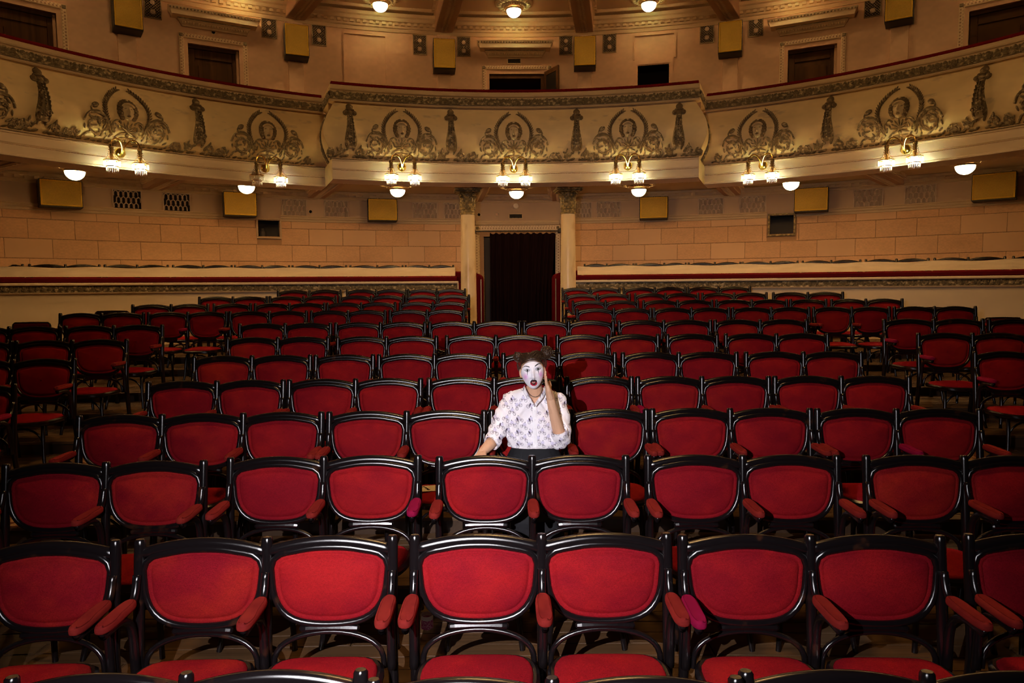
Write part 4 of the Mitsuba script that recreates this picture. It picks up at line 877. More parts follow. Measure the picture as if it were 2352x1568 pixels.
SEAT = spline([(0, -.075), (.12, -.078), (.195, -.10), (.225, -.16), (.228, -.25), (.21, -.36), (.16, -.445), (.08, -.478), (0, -.484), (-.08, -.478), (-.16, -.445), (-.21, -.36), (-.228, -.25), (-.225, -.16), (-.195, -.10), (-.12, -.078)], 36, True)
def seat_cushion():
    c = np.array([0, -.27]); rings = [np.stack([*(c + (SEAT - c) * k).T, np.full(36, z)], 1) for k, z in [(.99, .395), (.985, .412), (.955, .422)] + [(k, .424 + .027 * (1 - (k / .93) ** 2)) for k in (.92, .86, .76, .64, .52, .4, .28, .16, .07)]]
    v, f = grid(np.array(rings), cv=True); i = np.arange(36)
    return np.vstack([v, [[0, -.27, .4512]]]), np.vstack([f, np.stack([11 * 36 + i, 11 * 36 + (i + 1) % 36, np.full(36, 432)], 1)])
def seat_rim():
    r = tube(np.stack([SEAT[:, 0] * 1.02, -.27 + (SEAT[:, 1] + .27) * 1.02, np.full(36, .392)], 1), .021, 7, True)
    i = np.arange(36); return cat(r, (np.vstack([np.stack([SEAT[:, 0], SEAT[:, 1], np.full(36, .378)], 1), [[0, -.27, .378]]]), np.stack([i, (i + 1) % 36, np.full(36, 36)], 1)))
def hoop():
    a = np.linspace(0, PI, 20); x = -.235 * np.cos(a); z = .365 + .155 * np.sin(a) ** .62
    return tube(np.stack([x, -.055 + .02 * (z - .37) - .02 * np.cos(a) ** 2, z], 1), .0125, 8)
def bracket():
    x = np.array([-.128, -.12, -.10, -.05, 0, .05, .10, .12, .128]); v, f = tube(np.stack([x, np.full(9, -.052), .534 + .006 * (1 - (x / .13) ** 2)], 1), [.008, .0145, .0165, .0165, .0165, .0165, .0165, .0145, .008], 8)
    return cat((v, f), box(-.085, .085, -.062, -.042, .535, .566, .004))
def front_leg(sg):
    return tube(spline([(sg * .16, -.36, .38), (sg * .175, -.40, .28), (sg * .185, -.425, .12), (sg * .20, -.45, 0)], 8), [.018, .0175, .017, .016, .0155, .015, .0145, .014], 8)
def leg_hoop():
    a = np.linspace(0, PI, 14); return tube(np.stack([.175 * np.cos(a), np.full(14, -.395), .12 + .22 * np.sin(a) ** .7], 1), .009, 6)
def rear_brace(sg):
    return tube(spline([(sg * .05, -.06, .515), (sg * .055, -.03, .36), (sg * .08, .0, .2), (sg * .12, .06, .0)], 9), .017, 6, flat=.5)
PARTS = {'top_rail': (top_rail(), 'lacquer', True), 'back_frame': (back_frame(), 'lacquer', True), 'back_cushion': (back_cushion(), 'velvet', True), 'back_board': (back_board(), 'lacquer', False),
         'bracket': (bracket(), 'lacquer', False), 'hoop': (hoop(), 'lacquer', True), 'seat_cushion': (seat_cushion(), 'velvet', True), 'seat_rim': (seat_rim(), 'lacquer', 40),
         'front_leg': (front_leg(-1), 'lacquer', True), 'front_leg_001': (front_leg(1), 'lacquer', True), 'leg_hoop': (leg_hoop(), 'lacquer', True)}
def side(x, suffix, pad):
    return {'post' + suffix: (post(x), 'lacquer', 50), 'post_screws' + suffix: (post_screws(x), 'screw', True), 'arm' + suffix: (arm_upper(x), 'lacquer', True), 'arm_support' + suffix: (arm_support(x), 'lacquer', True), 'armrest' + suffix: (arm_pad(x), pad, True)}
PLY = {}
def group(key, left, right):
    d = {'type': 'shapegroup'}
    P = dict(PARTS); P.update(side(PW / 2, '', right))
    if left: P.update(side(-PW / 2, '_001', left))
    for n, (m, b, s) in P.items():
        k = (n, b, left is None)
        if k not in PLY: PLY[k] = mikit.ply(m, b, smooth=s)
        d[n] = dict(PLY[k])
    scene[key] = d
KINDS = {'A': ('velvet_pad', 'velvet_pad'), 'AL': ('velvet_new', 'velvet_pad'), 'AR': ('velvet_pad', 'velvet_new'), 'B': (None, 'velvet_pad'), 'BR': (None, 'velvet_new')}
for k, (l, r) in KINDS.items(): group('chair_kind_' + k, l, r)
MAGENTA = {(1, .741, 'L'), (2, -1.104, 'R'), (3, 2.132, 'R'), (4, 1.043, 'L'), (4, -4.541, 'R'), (5, 4.343, 'L'), (6, 4.331, 'L'), (7, 4.419, 'L'), (8, -5.111, 'R')}
ROWNAME = ['nearest row, cut off by the bottom edge of the picture', 'second row', 'third row', 'fourth row, the one the woman sits in', 'fifth row', 'sixth row', 'seventh row', 'eighth row', 'ninth row', 'tenth row', 'eleventh row', 'rearmost row before the barrier']
def place_chair(x1, y1, x2, y2, zf, kind, label, group_, zscale=1.0, jx=0.0):
    w = math.hypot(x2 - x1, y2 - y1); a = math.degrees(math.atan2(y2 - y1, x2 - x1))
    k = thing('theatre_chair', label, 'chair', group_)
    scene[k] = {'type': 'instance', 'to_world': T().translate([(x1 + x2) / 2, (y1 + y2) / 2, zf]).rotate([0, 0, 1], a).scale([w / PW, 1.0, zscale]), 'g': {'type': 'ref', 'id': 'chair_kind_' + kind}}
    return k
r2 = np.random.default_rng(3)
for ri, (D, zt, units) in enumerate(ROWS):
    n = 0; tot = sum(len(u) - 1 for u in units)
    for u in units:
        dy = r2.normal(0, .012); dz = 0
        for j in range(len(u) - 1):
            n += 1
            kind = 'A' if j == 0 else 'B'
            if (ri, u[j], 'L') in MAGENTA: kind += 'L'
            if (ri, u[j], 'R') in MAGENTA: kind += 'R'
            extra = ' with a crimson left armrest' if kind.endswith('L') else ' with a crimson right armrest' if kind.endswith('R') else ''
            pos = f'{names[n - 1]} from the left' if n <= (tot + 1) // 2 else ('last on the right' if n == tot else f'{names[tot - n]} from the right')
            rn = ROWNAME[ri] if ri else 'nearest, cut-off row'
            if ri == 3: rn = "woman's row"
            k = place_chair(u[j], float(rowy(D, u[j])) + dy, u[j + 1], float(rowy(D, u[j + 1])) + dy, zt - H_POST, kind, f'red velvet black-framed chair{extra}, {rn}, {pos}', 'theatre chairs in rows')
            if extra:
                labels[k + '__armrest' + ('_001' if kind.endswith('L') else '')] = {'label': 'crimson velvet armrest'}
BARS = [[-8.61,-8.241],[-8.156,-7.708,-7.258],[-7.181,-6.728,-6.279],[-6.194,-5.728,-5.272],[-5.214,-4.761,-4.292],[-4.231,-3.746,-3.256],[-3.174,-2.662,-2.173],[-2.114,-1.651,-1.173],[1.477,1.918,2.439],[2.49,3.033,3.435],[3.492,3.972,4.423],[4.469,4.952,5.403],[5.489,5.943,6.392],[6.477,6.924,7.368],[7.457,7.898,8.355],[8.46,8.875]]
yb = lambda x: 13.9 - (x - .1) ** 2 / 30
nl = nr = 0
for u in BARS:
    for j in range(len(u) - 1):
        left = u[0] < 0
        if left: nl += 1
        else: nr += 1
        place_chair(u[j], yb(u[j]), u[j + 1], yb(u[j + 1]), 2.515 - H_POST, 'A' if j == 0 else 'B', f'dark chair top showing above the {"left" if left else "right"} dust sheet, {names[(nl if left else nr) - 1]} from the left', 'chairs in the stalls boxes')
for b0, b1, w0, w1 in ((-42, -4.1, -58, -6.5), (4.1, 43, 5.0, 60)):
    part('floor', 'box_platform', grid(np.stack([BAR.p(np.linspace(b0, b1, 22), 1.57, -.22), WAL.p(np.linspace(w0, w1, 22), 1.57, .0)], 1)), 'plank', False)
for xx_ in (-1.04, 1.28):
    part('floor', 'box_side_wall', box(xx_ - .03, xx_ + .03, 13.15, 14.95, 1.1, 2.15), 'velvet_dark', False)
# folding seats fixed along the barrier at the row ends
for (x, y, z, lb, ang) in ((-6.9, 9.8, 1.60, 'small red folding seat without posts at the far left of the rows', .1), (-6.2, 10.6, 1.73, 'small black folding seat behind the ninth row on the left', .06), (7.2, 10.0, 1.55, 'small red folding seat at the far right of the rows', -.1), (6.6, 10.8, 1.68, 'small black folding seat behind the tenth row on the right', -.06)):
    t = thing('folding_seat', lb, 'seat')
    M = Rz(ang); red = 'red' in lb
    part(t, 'back', sub(box(-.25, .25, -.02, .02, -.30, 0, .02), M, (x, y, z)), 'velvet_dark' if red else 'lacquer', False)
    part(t, 'edge', sub(tube([(-.25, 0, -.3), (-.252, 0, -.05), (-.245, 0, -.02), (-.22, 0, .0), (0, 0, .004), (.22, 0, .0), (.245, 0, -.02), (.252, 0, -.05), (.25, 0, -.3)], .014, 6), M, (x, y, z)), 'lacquer')
    part(t, 'seat', sub(box(-.22, .22, -.36, -.04, -.48, -.43, .02), M, (x, y, z)), 'velvet_dark', False)
    part(t, 'leg', sub(box(-.03, .03, -.02, .02, -.86, -.3), M, (x, y, z)), 'lacquer', False)

# ------------------------------------------------------------------ the woman
def ball(p, r, seg=20): return m3.Manifold.sphere(float(r), seg).translate([float(c) for c in p])
def limb(*nodes):
    """nodes: lists of (point, radius) spheres; neighbouring nodes are hulled together"""
    nodes = [n if isinstance(n, list) else [n] for n in nodes]
    return m3.Manifold.batch_boolean([m3.Manifold.batch_hull([ball(*s) for s in a + b]) for a, b in zip(nodes, nodes[1:])], m3.OpType.Add)
def mesh_of(m):
    q = m.to_mesh(); return trimesh.Trimesh(np.array(q.vert_properties[:, :3]), np.array(q.tri_verts), process=True)
def man_of(tm): return m3.Manifold(m3.Mesh(np.asarray(tm.vertices, np.float32), np.asarray(tm.faces, np.uint32)))
def smooth_body(m, size, it):
    tm = mesh_of(m.refine_to_length(size)); trimesh.smoothing.filter_taubin(tm, lamb=.5, nu=.53, iterations=it); return tm
W_ = np.array
SHL, SHR = (-.012, 4.55, 1.292), (.302, 4.55, 1.285)
ELL, WRL = (-.118, 4.47, 1.055), (-.207, 4.335, .985)
ELR, WRR = (.318, 4.41, 1.05), (.247, 4.34, 1.325)
torso = limb([((.06, 4.56, .81), .105), ((.22, 4.56, .81), .105)], [((.10, 4.53, .98), .088), ((.19, 4.53, .98), .088)], [((.075, 4.55, 1.17), .095), ((.215, 4.55, 1.17), .095)], [((.03, 4.56, 1.275), .058), ((.26, 4.56, 1.27), .058)], [((.148, 4.54, 1.34), .056)], [((.143, 4.50, 1.43), .05)])
torso += limb([((.08, 4.47, 1.165), .055), ((.21, 4.47, 1.165), .055)], [((.145, 4.53, 1.25), .06)])
torso += limb(((.148, 4.54, 1.33), .054), (SHL, .048)) + limb(((.148, 4.54, 1.33), .054), (SHR, .048))
arms = limb((SHL, .05), ((-.07, 4.51, 1.17), .044), (ELL, .038), ((-.155, 4.415, 1.022), .038), (WRL, .026)) + limb((SHR, .05), ((.325, 4.48, 1.16), .044), (ELR, .038), ((.296, 4.385, 1.13), .039), ((.264, 4.355, 1.25), .0315), (WRR, .0275), ((.238, 4.348, 1.372), .0245), ((.228, 4.346, 1.405), .017))
legs = m3.Manifold()
for sx in (.055, .225):
    legs += limb(((sx, 4.54, .80), .095), ((sx - .01, 4.17, .755), .062), ((sx, 4.13, .72), .055), ((sx, 4.17, .50), .052), ((sx, 4.16, .31), .036), ((sx, 4.05, .275), .026))
body = smooth_body(torso + arms + legs, .022, 10)
# hands: palm and five fingers each
def finger(pts, r): return limb(*[(p, rr) for p, rr in zip(pts, r)])
hand = limb([((.243, 4.328, 1.345), .020), ((.243, 4.362, 1.345), .020)], [((.231, 4.314, 1.395), .0155), ((.229, 4.376, 1.40), .0155)], [((.222, 4.310, 1.428), .011), ((.220, 4.378, 1.438), .011)])
for y0, y1, L, x1 in ((4.309, 4.303, .058, .214), (4.330, 4.327, .073, .211), (4.352, 4.352, .080, .213), (4.374, 4.378, .072, .2155)):
    b = W_((.221, y0, 1.425 + (y0 - 4.309) * .12)); e = W_((x1, y1, b[2] + L))
    hand += finger([b, b * .6 + e * .4 + [-.002, 0, 0], b * .28 + e * .72 + [-.002, 0, 0], e], (.0100, .0092, .0084, .0072))
hand += finger([(.238, 4.372, 1.36), (.243, 4.402, 1.39), (.247, 4.418, 1.412), (.243, 4.425, 1.435)], (.014, .0115, .010, .0085))
handL = limb([((-.215, 4.32, .985), .017), ((-.185, 4.315, .99), .017)], [((-.245, 4.265, .972), .013), ((-.19, 4.25, .975), .013)])
for i in range(4):
    b = W_((-.245 + .018 * i, 4.262 - .004 * i, .972)); d = W_((-.012 + .004 * i, -.05, -.006))
    handL += finger([b, b + d * .6, b + d * .9 + [0, 0, -.022], b + d * .85 + [0, .008, -.042]], (.0098, .009, .0083, .0074))
handL += finger([(-.185, 4.30, .985), (-.165, 4.265, .972), (-.168, 4.24, .955), (-.175, 4.225, .94)], (.0125, .011, .0098, .0085))
hands = smooth_body(hand, .004, 4), smooth_body(handL, .005, 4)
# head, modelled upright in (right, forward, up) and then turned
HC, TILT = W_((.133, 4.445, 1.50)), math.radians(-4.5)
def head_shape(sub_=5):
    s = trimesh.creation.icosphere(subdivisions=sub_); n = np.array(s.vertices)
    sx, sf, sz = n[:, 0], n[:, 1], n[:, 2]
    x, z = .0745 * sx, np.where(sz > 0, .108, .113) * sz
    f = np.where(sf > 0, .095 * np.sign(sf) * np.abs(sf) ** .86, .098 * sf)
    t = np.clip((-sz - .05) / .95, 0, 1); x = x * (1 - .24 * t ** 1.5) * (1 + .05 * np.exp(-((sz - .1) / .3) ** 2))
    f = np.where(sf < 0, f * (1 - .45 * t ** 1.1), f * (1 - .10 * t))
    g = lambda x0, z0, a, b: np.exp(-((x - x0) / a) ** 2 - ((z - z0) / b) ** 2)
    fr = np.clip(sf * 2.2, 0, 1)
    d = .017 * g(0, -.016, .0105, .026) + .009 * g(0, -.027, .017, .010) + .006 * g(0, .012, .010, .022) - .0095 * (g(-.034, .021, .017, .011) + g(.034, .021, .017, .011)) + .005 * (g(-.033, .042, .024, .009) + g(.033, .042, .024, .009)) + .006 * g(0, -.060, .026, .022)  + .006 * g(0, -.098, .020, .013) + .004 * (g(-.045, -.018, .02, .02) + g(.045, -.018, .02, .02))
    return np.stack([x, f + d * fr, z], 1), np.array(s.faces), n
hv, hf, hn = head_shape(6)
RT = Ry(TILT)
def to_world(p): p = np.atleast_2d(p); return (p * [1, -1, 1]) @ RT.T + HC
front = hn[:, 1] > .05
FACE_LUT = LinearNDInterpolator(hv[front][::2][:, [0, 2]], hv[front][::2][:, 1])
def face_f(x, z): return FACE_LUT(np.stack([x, z], -1))
head_tm = trimesh.Trimesh(to_world(hv), hf[:, ::-1], process=False)
ears = [trimesh.Trimesh(to_world(ell((sg * .0765, -.004, -.004), (.010, .019, .031), 2, Rz(-sg * .35))[0]), ICO2.faces[:, ::-1]) for sg in (-1, 1)]
solid = man_of(body) + man_of(hands[0]) + man_of(hands[1]) + man_of(head_tm) + man_of(ears[0]) + man_of(ears[1])
bm = mesh_of(solid)
# skin and the white stage make-up with rouge on the cheeks
P = np.array(bm.vertices); loc = ((P - HC) @ RT) * [1, -1, 1]
col = np.tile(W_([.60, .345, .215]), (len(P), 1))
lx, lf, lz = loc.T
on_head = (np.linalg.norm(loc / [.085, .13, .125], axis=1) < 1.0)
oval = (lx / .077) ** 2 + ((lz + .012) / np.where(lz > -.012, .093, .099)) ** 2
near_hand = np.linalg.norm(P - W_([.216, 4.345, 1.46]), axis=1) > 1e9
paint = on_head & (oval < 1.0) & (lf > .012)
handmask = (P[:, 0] > .2025 + .0) & (lf < .055) & (P[:, 2] < 1.525) & (P[:, 0] > .196)
paint &= ~handmask
white = W_([.80, .765, .82]); col[paint] = white
blush = np.exp(-((lx + .049) / .013) ** 2 - ((lz + .020) / .020) ** 2) + np.exp(-((lx - .050) / .012) ** 2 - ((lz + .012) / .020) ** 2)
bl = np.clip(blush * .85, 0, .8)[:, None]; col[paint] = (col * (1 - bl) + W_([.70, .28, .62]) * bl)[paint]
PER = thing('person', 'woman in white face paint and printed blouse sitting among the chairs, hand on cheek', 'person')
v_, f_ = np.array(bm.vertices), np.array(bm.faces)
part(PER, 'body', (v_, f_), 'skin', True, color=col, label='body with white painted face')
def strip(pts, w, h=.0012, bs='makeup_black', name='brow'):
    """a painted stroke on the face: pts (x, z) in head coordinates"""
    p = spline(W_(pts, ), 14); ff = face_f(p[:, 0], p[:, 1]) + .0006
    Q = to_world(np.stack([p[:, 0], ff, p[:, 1]], 1)); ww = np.interp(np.linspace(0, 1, 14), np.linspace(0, 1, len(w)), w)
    return part(PER, name, tube(Q, ww, 6), bs)
strip([(-.064, .036), (-.054, .046), (-.040, .049), (-.019, .043)], [.0008, .0018, .0026, .0028], name='eyebrow')
strip([(.017, .045), (.030, .053), (.044, .057), (.060, .046)], [.0030, .0032, .0026, .0008], name='eyebrow')
for sg, ez in ((-1, .0215), (1, .0255)):
    ex = sg * .0345
    ef = float(face_f(W_([ex]), W_([ez]))[0])
    e = part(PER, 'eye', (to_world(ell((ex, ef - .0065, ez), (.0128, .011, .0085), 2)[0]), ICO2.faces), 'eye_white', True)
    part(e, 'iris', (to_world(ell((ex + .001, ef + .0032, ez), (.0066, .0022, .0066), 2)[0]), ICO2.faces), 'iris', True)
    a = np.linspace(0, 2 * PI, 25)[:-1]; lp = np.stack([ex + .0145 * np.cos(a), 0 * a, ez + .0078 * np.sin(a) * np.where(np.sin(a) > 0, 1.0, .9)], 1)
    lp[:, 1] = np.maximum(face_f(lp[:, 0], lp[:, 2]), ef + .003 * (1 - ((lp[:, 0] - ex) / .0145) ** 2)) + .0012
    part(e, 'eyeliner', tube(to_world(lp), .0011, 5, True), 'makeup_black')
    strip([(ex, ez - .008), (ex + sg * .0015, ez - .022), (ex + sg * .004, ez - .036)], [.0022, .0011, .0005], name='painted_tear')
    strip([(ex + sg * .013, ez + .001), (ex + sg * .019, ez + .003), (ex + sg * .023, ez + .006)], [.0016, .0011, .0004], name='liner_wing')
# mouth: open, dark upper and red lower lip
mz = -.060; a = np.linspace(0, 2 * PI, 41)[:-1]
def lip_ring(rx, rz, out):
    x_, z_ = rx * np.cos(a), mz + rz * np.sin(a) * np.where(np.sin(a) > 0, .92, 1.05)
    return np.stack([x_, np.maximum(face_f(x_, z_), face_f(x_ * 1.5, mz + (z_ - mz) * 1.1) - .001) + out, z_], 1)
ring = lip_ring(.0188, .0175, .0022)
low = np.r_[np.arange(19, 40), 0, 1]; upp = np.arange(1, 20)
part(PER, 'lower_lip', tube(to_world(ring[low]), [.0030 + .0026 * max(0, -math.sin(a[i])) for i in low], 8), 'lip_red')
part(PER, 'upper_lip', tube(to_world(ring[upp] + [0, .0003, .0012]), [.0028 + .0014 * abs(math.sin(2 * a[i])) for i in upp], 8), 'lip_black')
cpt = W_([0, float(face_f(W_([0.]), W_([mz]))[0]) + .0016, mz])
mo = []
for k in (1, .8, .6, .4, .2): x_, z_ = .0186 * k * np.cos(a), mz + .0174 * k * np.sin(a); mo.append(np.stack([x_, face_f(x_, z_) + .0014, z_], 1))
mg = grid(W_(mo), cv=True); i = np.arange(40)
part(PER, 'mouth', (np.vstack([to_world(mg[0]), to_world(cpt)]), np.vstack([mg[1], np.stack([160 + i, 160 + (i + 1) % 40, np.full(40, 200)], 1)])), 'mouth_dark', True)
for sg in (-1, 1): part(PER, 'nostril', (to_world(ell((sg * .0068, float(face_f(W_([sg * .0068]), W_([-.0335]))[0]) + .0002, -.0335), (.0036, .0012, .0020), 2)[0]), ICO2.faces), 'makeup_black', True)
part(PER, 'tongue', (to_world(ell((-.001, cpt[1] - .0005, mz + .003), (.0118, .0035, .0085), 2)[0]), ICO2.faces), 'tongue', True)
part(PER, 'lip_shadow', (to_world(ell((.0005, cpt[1] + .001, mz - .0095), (.0065, .003, .0040), 2)[0]), ICO2.faces), 'lip_black', True)
# hair: a cap pulled back into two messy buns
hv2, hf2, hn2 = head_shape(5)
x, f, z = hv2.T
keep = np.where(f > 0, np.minimum((z - (.080 - 6.0 * x ** 2 - 0 * x)) / .006, 9), 9)
side_ = (np.abs(x) > .064) & (z > .012) & (f < -.008); back_ = f < .004
k = np.clip(np.where(side_ & (f < .03), 1, np.where(f >= .004, keep, 1)), 0, 1)
k = np.where((f < .004) & (z < -.085), 0, k)
k = np.where((np.abs(x) > .058) & (z < -.010) & (f > -.03), 0, k)
nz = meshkit.fbm(hv2 * [60, 60, 25] + 3, 4) - .5
nz2 = meshkit.fbm(hv2 * [220, 90, 60] + 9, 3) - .5
sc = np.where(k > .05, 1.0 + (.06 + .09 * nz + .05 * nz2 + .06 * np.clip(hn2[:, 2], 0, 1)) * k, .90)
part(PER, 'hair', (to_world(hv2 * sc[:, None]), hf2[:, ::-1]), 'hair', True, label='dark brown hair pulled back')
for c, r, sd in (((.036, 4.475, 1.597), .027, 11), ((.226, 4.475, 1.625), .036, 12)):
    q = trimesh.creation.icosphere(subdivisions=4); v = np.array(q.vertices)
    v = v * (1 + .45 * (meshkit.fbm(v * 3.0 + sd, 4) - .5))[:, None] * r + c
    b = part(PER, 'hair_bun', (v, np.array(q.faces)), 'hair', True)
    rr_ = np.random.default_rng(sd); st = []
    for _ in range(46):
        d = rr_.normal(size=3); d /= np.linalg.norm(d); e = rr_.normal(size=3); e -= d * (e @ d); e /= np.linalg.norm(e); th = np.linspace(0, rr_.uniform(2.5, 5), 12); g = rr_.uniform(.75, 1.25)
        w = np.cross(d, e); st.append(tube(W_(c) + r * g * (np.cos(th)[:, None] * e + np.sin(th)[:, None] * w * .8 + .35 * d), rr_.uniform(.0012, .0028), 5))
    part(b, 'curls', cat(st), 'hair')
# combed strands running from the hairline up to the buns, with loose wisps
rh = np.random.default_rng(21); strands = []
tree_dir = hn2; pool = np.where((k > .3) & (f > -.02) & (z > .0))[0]
for idx in rh.choice(pool, 420):
    p0 = hv2[idx] * (sc[idx] + .004); bun = W_([-.10, -.045, .095]) if p0[0] < -.01 + rh.normal(0, .012) else W_([.092, -.045, .128])
    L = rh.uniform(.35, .9); ts = np.linspace(0, L, 9)[:, None]; q_ = p0 * (1 - ts) + bun * .82 * ts
    r0 = np.linalg.norm(p0) * (1 - ts) + np.linalg.norm(bun * .82) * ts
    q_ = q_ / np.linalg.norm(q_, axis=1, keepdims=True) * (r0 + .012 * np.sin(ts * PI) + rh.normal(0, .002)) + rh.normal(0, .0012, (9, 3)) * (rh.random() < .35)
    strands.append(tube(to_world(q_), rh.uniform(.0006, .0013), 4))
for _ in range(70):
    th = rh.uniform(-1.3, 1.3); d = W_([math.sin(th), rh.uniform(-.2, .55), math.cos(th)]); d /= np.linalg.norm(d)
    b0 = d * [.088, .10, .122]; e = b0 + d * rh.uniform(.004, .02) + rh.normal(0, .012, 3); strands.append(tube(to_world(spline([b0 * .95, b0 * .6 + e * .4 + rh.normal(0, .004, 3), e], 7)), .0005, 4))
part(PER, 'hair_strands', cat(strands), 'hair', True, kind='stuff')
hb = np.linspace(-.066, .066, 22); hz = .077 - 6.0 * hb ** 2; hfz = face_f(hb, hz)
ok = ~np.isnan(hfz)
part(PER, 'hairline_band', tube(to_world(np.stack([hb[ok], hfz[ok] + .002, hz[ok]], 1)), .0016, 5), 'hair')
# blouse
bl_t = limb([((.07, 4.54, .985), .098), ((.22, 4.54, .985), .098)], [((.065, 4.53, 1.05), .112), ((.225, 4.53, 1.05), .112)], [((.075, 4.54, 1.17), .112), ((.215, 4.54, 1.17), .112)], [((.03, 4.56, 1.275), .068), ((.26, 4.56, 1.27), .068)], [((.148, 4.545, 1.335), .068)])
bl_t += limb([((.08, 4.465, 1.165), .066), ((.21, 4.465, 1.165), .066)], [((.145, 4.52, 1.25), .07)]) + limb([((.08, 4.465, 1.165), .066), ((.21, 4.465, 1.165), .066)], [((.09, 4.49, 1.02), .08), ((.2, 4.49, 1.02), .08)])
bl_t += limb(((.148, 4.545, 1.335), .064), (SHL, .060)) + limb(((.148, 4.545, 1.335), .064), (SHR, .060))
bl_l = limb((SHL, .062), ((-.072, 4.51, 1.17), .064), ((-.108, 4.48, 1.085), .060), ((-.132, 4.45, 1.045), .054))
bl_r = limb((SHR, .062), ((.325, 4.48, 1.16), .060), ((.325, 4.42, 1.06), .060), ((.312, 4.395, 1.085), .054)) + limb(((.325, 4.42, 1.06), .058), ((.300, 4.43, 1.03), .045))
blouse = smooth_body(bl_t + bl_l + bl_r, .013, 10)
bmn = man_of(blouse)
# openings: the neck, the V, the sleeve ends, the tucked-in waist
vcut = m3.CrossSection([[(.095, 1.46), (.085, 1.372), (.146, 1.282), (.208, 1.365), (.2, 1.46)]]).extrude(.4).rotate([90, 0, 0]).translate([0, 4.535, 0])
bmn = bmn - vcut - ball((.147, 4.53, 1.39), .066, 32)
def cone_cut(p, d, r): 
    d = W_(d) / np.linalg.norm(d); return m3.Manifold.batch_hull([ball(p, r, 24), ball(W_(p) + d * .2, r * 1.5, 24)])
bmn_ = bmn
bmn = bmn - m3.Manifold.cube([.8, .8, .4], True).translate([.15, 4.5, .79])
bmn -= cone_cut(W_((-.150, 4.42, 1.022)), W_(WRL) - W_(ELL), .052)
bmn -= cone_cut(W_((.302, 4.372, 1.118)), W_(WRR) - W_(ELR), .046)
bt = mesh_of(bmn.refine_to_length(.009)); trimesh.smoothing.filter_taubin(bt, lamb=.4, nu=.42, iterations=3)
q = np.array(bt.vertices); nn = np.array(bt.vertex_normals)
wr = .010 * (meshkit.fbm(q * [16, 16, 5] + 5, 3) - .5) + .006 * np.sin(q[:, 2] * 60 + 14 * q[:, 0]) * np.exp(-((q[:, 2] - 1.02) / .06) ** 2) + .007 * np.sin((q[:, 0] + q[:, 2] * .8) * 95) * (np.abs(q[:, 0] - .145) > .15)
q = q + nn * (wr * .55)[:, None]
def f_print(p, n, uv):
    """a printed pattern of little bicycles with lilac riders on white cloth"""
    S = 0.078
    out = mi.Color3f(.83, .79, .82)
    for (ox, oz, ph) in ((0.0, 0.0, 0.0), (.5, .5, 3.0)):
        gx, gz = p.x / S + ox + 40, p.z / (S * 1.05) + oz + 40
        ix, iz = dr.floor(gx), dr.floor(gz)
        r1, r2_, r3 = cell_rand(ix, iz, 1 + ph), cell_rand(ix, iz, 2 + ph), cell_rand(ix, iz, 3 + ph)
        u, w = (gx - ix - .5) * S - (r1 - .5) * .010, (gz - iz - .5) * S - (r2_ - .5) * .010
        an = (r3 - .5) * 1.5; c, s = dr.cos(an), dr.sin(an)
        a, b = (u * c + w * s) / 1.4, (w * c - u * s) / 1.4
        a = dr.select(r1 > .5, a, -a)
        wheel = dr.minimum(dr.abs(dr.sqrt(dr.square(a - .0115) + dr.square(b + .006)) - .0062), dr.abs(dr.sqrt(dr.square(a + .0115) + dr.square(b + .006)) - .0062))
        def seg(x0, z0, x1, z1):
            dx, dz = x1 - x0, z1 - z0; t = dr.clip(((a - x0) * dx + (b - z0) * dz) / (dx * dx + dz * dz), 0, 1)
            return dr.sqrt(dr.square(a - x0 - t * dx) + dr.square(b - z0 - t * dz))
        fr = dr.minimum(dr.minimum(seg(-.0115, -.006, -.002, .002), seg(-.002, .002, .0115, -.006)), dr.minimum(seg(.008, .004, .0115, -.006), seg(-.006, .003, -.002, -.007)))
        rider = dr.sqrt(dr.square((a - .002) / .0085) + dr.square((b - .0075) / .0075))
        scarf = dr.sqrt(dr.square((a + .014) / .006) + dr.square((b - .004) / .0035))
        headd = dr.sqrt(dr.square(a - .004) + dr.square(b - .0165)); bag = dr.sqrt(dr.square((a + .006) / .0035) + dr.square((b - .006) / .0065))
        has = dr.select(r2_ > .12, 1.0, 0.0)
        out = mix(out, (.45, .41, .62), has * (1 - smoothstep(.85, 1.15, rider)) * .6)
        out = mix(out, (.46, .42, .62), has * (1 - smoothstep(.8, 1.1, scarf)) * dr.select(r3 > .4, .7, 0.0))
        out = mix(out, (.075, .05, .09), has * (1 - smoothstep(.0004, .0011, dr.minimum(wheel, fr))))
        out = mix(out, (.04, .03, .05), has * (1 - smoothstep(.0016, .0024, headd)))
        out = mix(out, (.05, .035, .06), has * (1 - smoothstep(.8, 1.1, bag)) * dr.select(r1 > .6, 1.0, 0.0))
    return out
pr('blouse_print', proc(f_print), 0.75, 0.2, sheen=0.3)
pr('blouse_white', (.83, .80, .82), .75, .2)
B = part(PER, 'blouse', (q, np.array(bt.faces)), 'blouse_print', True, label='white blouse printed with small bicycles')
yb_ = lambda xx, zz: float(q[(np.hypot(q[:, 0] - xx, q[:, 2] - zz) < .014), 1].min()) if (np.hypot(q[:, 0] - xx, q[:, 2] - zz) < .014).any() else 4.42
pz = np.linspace(1.005, 1.275, 20); py = np.array([yb_(.146, zz) for zz in pz]); py = np.convolve(np.pad(py, 2, 'edge'), np.ones(5) / 5, 'valid')
pl = np.stack([np.stack([np.full(20, xx), py - dy, pz], 1) for xx, dy in ((.131, -.002), (.132, .0045), (.158, .0045), (.160, -.002))], 1)
part(B, 'placket', grid(pl), 'blouse_white', True)
for zz in (1.245, 1.19, 1.135, 1.08, 1.03):
    part(B, 'button', ell((.146, float(np.interp(zz, pz, py)) - .006, zz), (.0045, .002, .0045), 1), 'blouse_white', True)
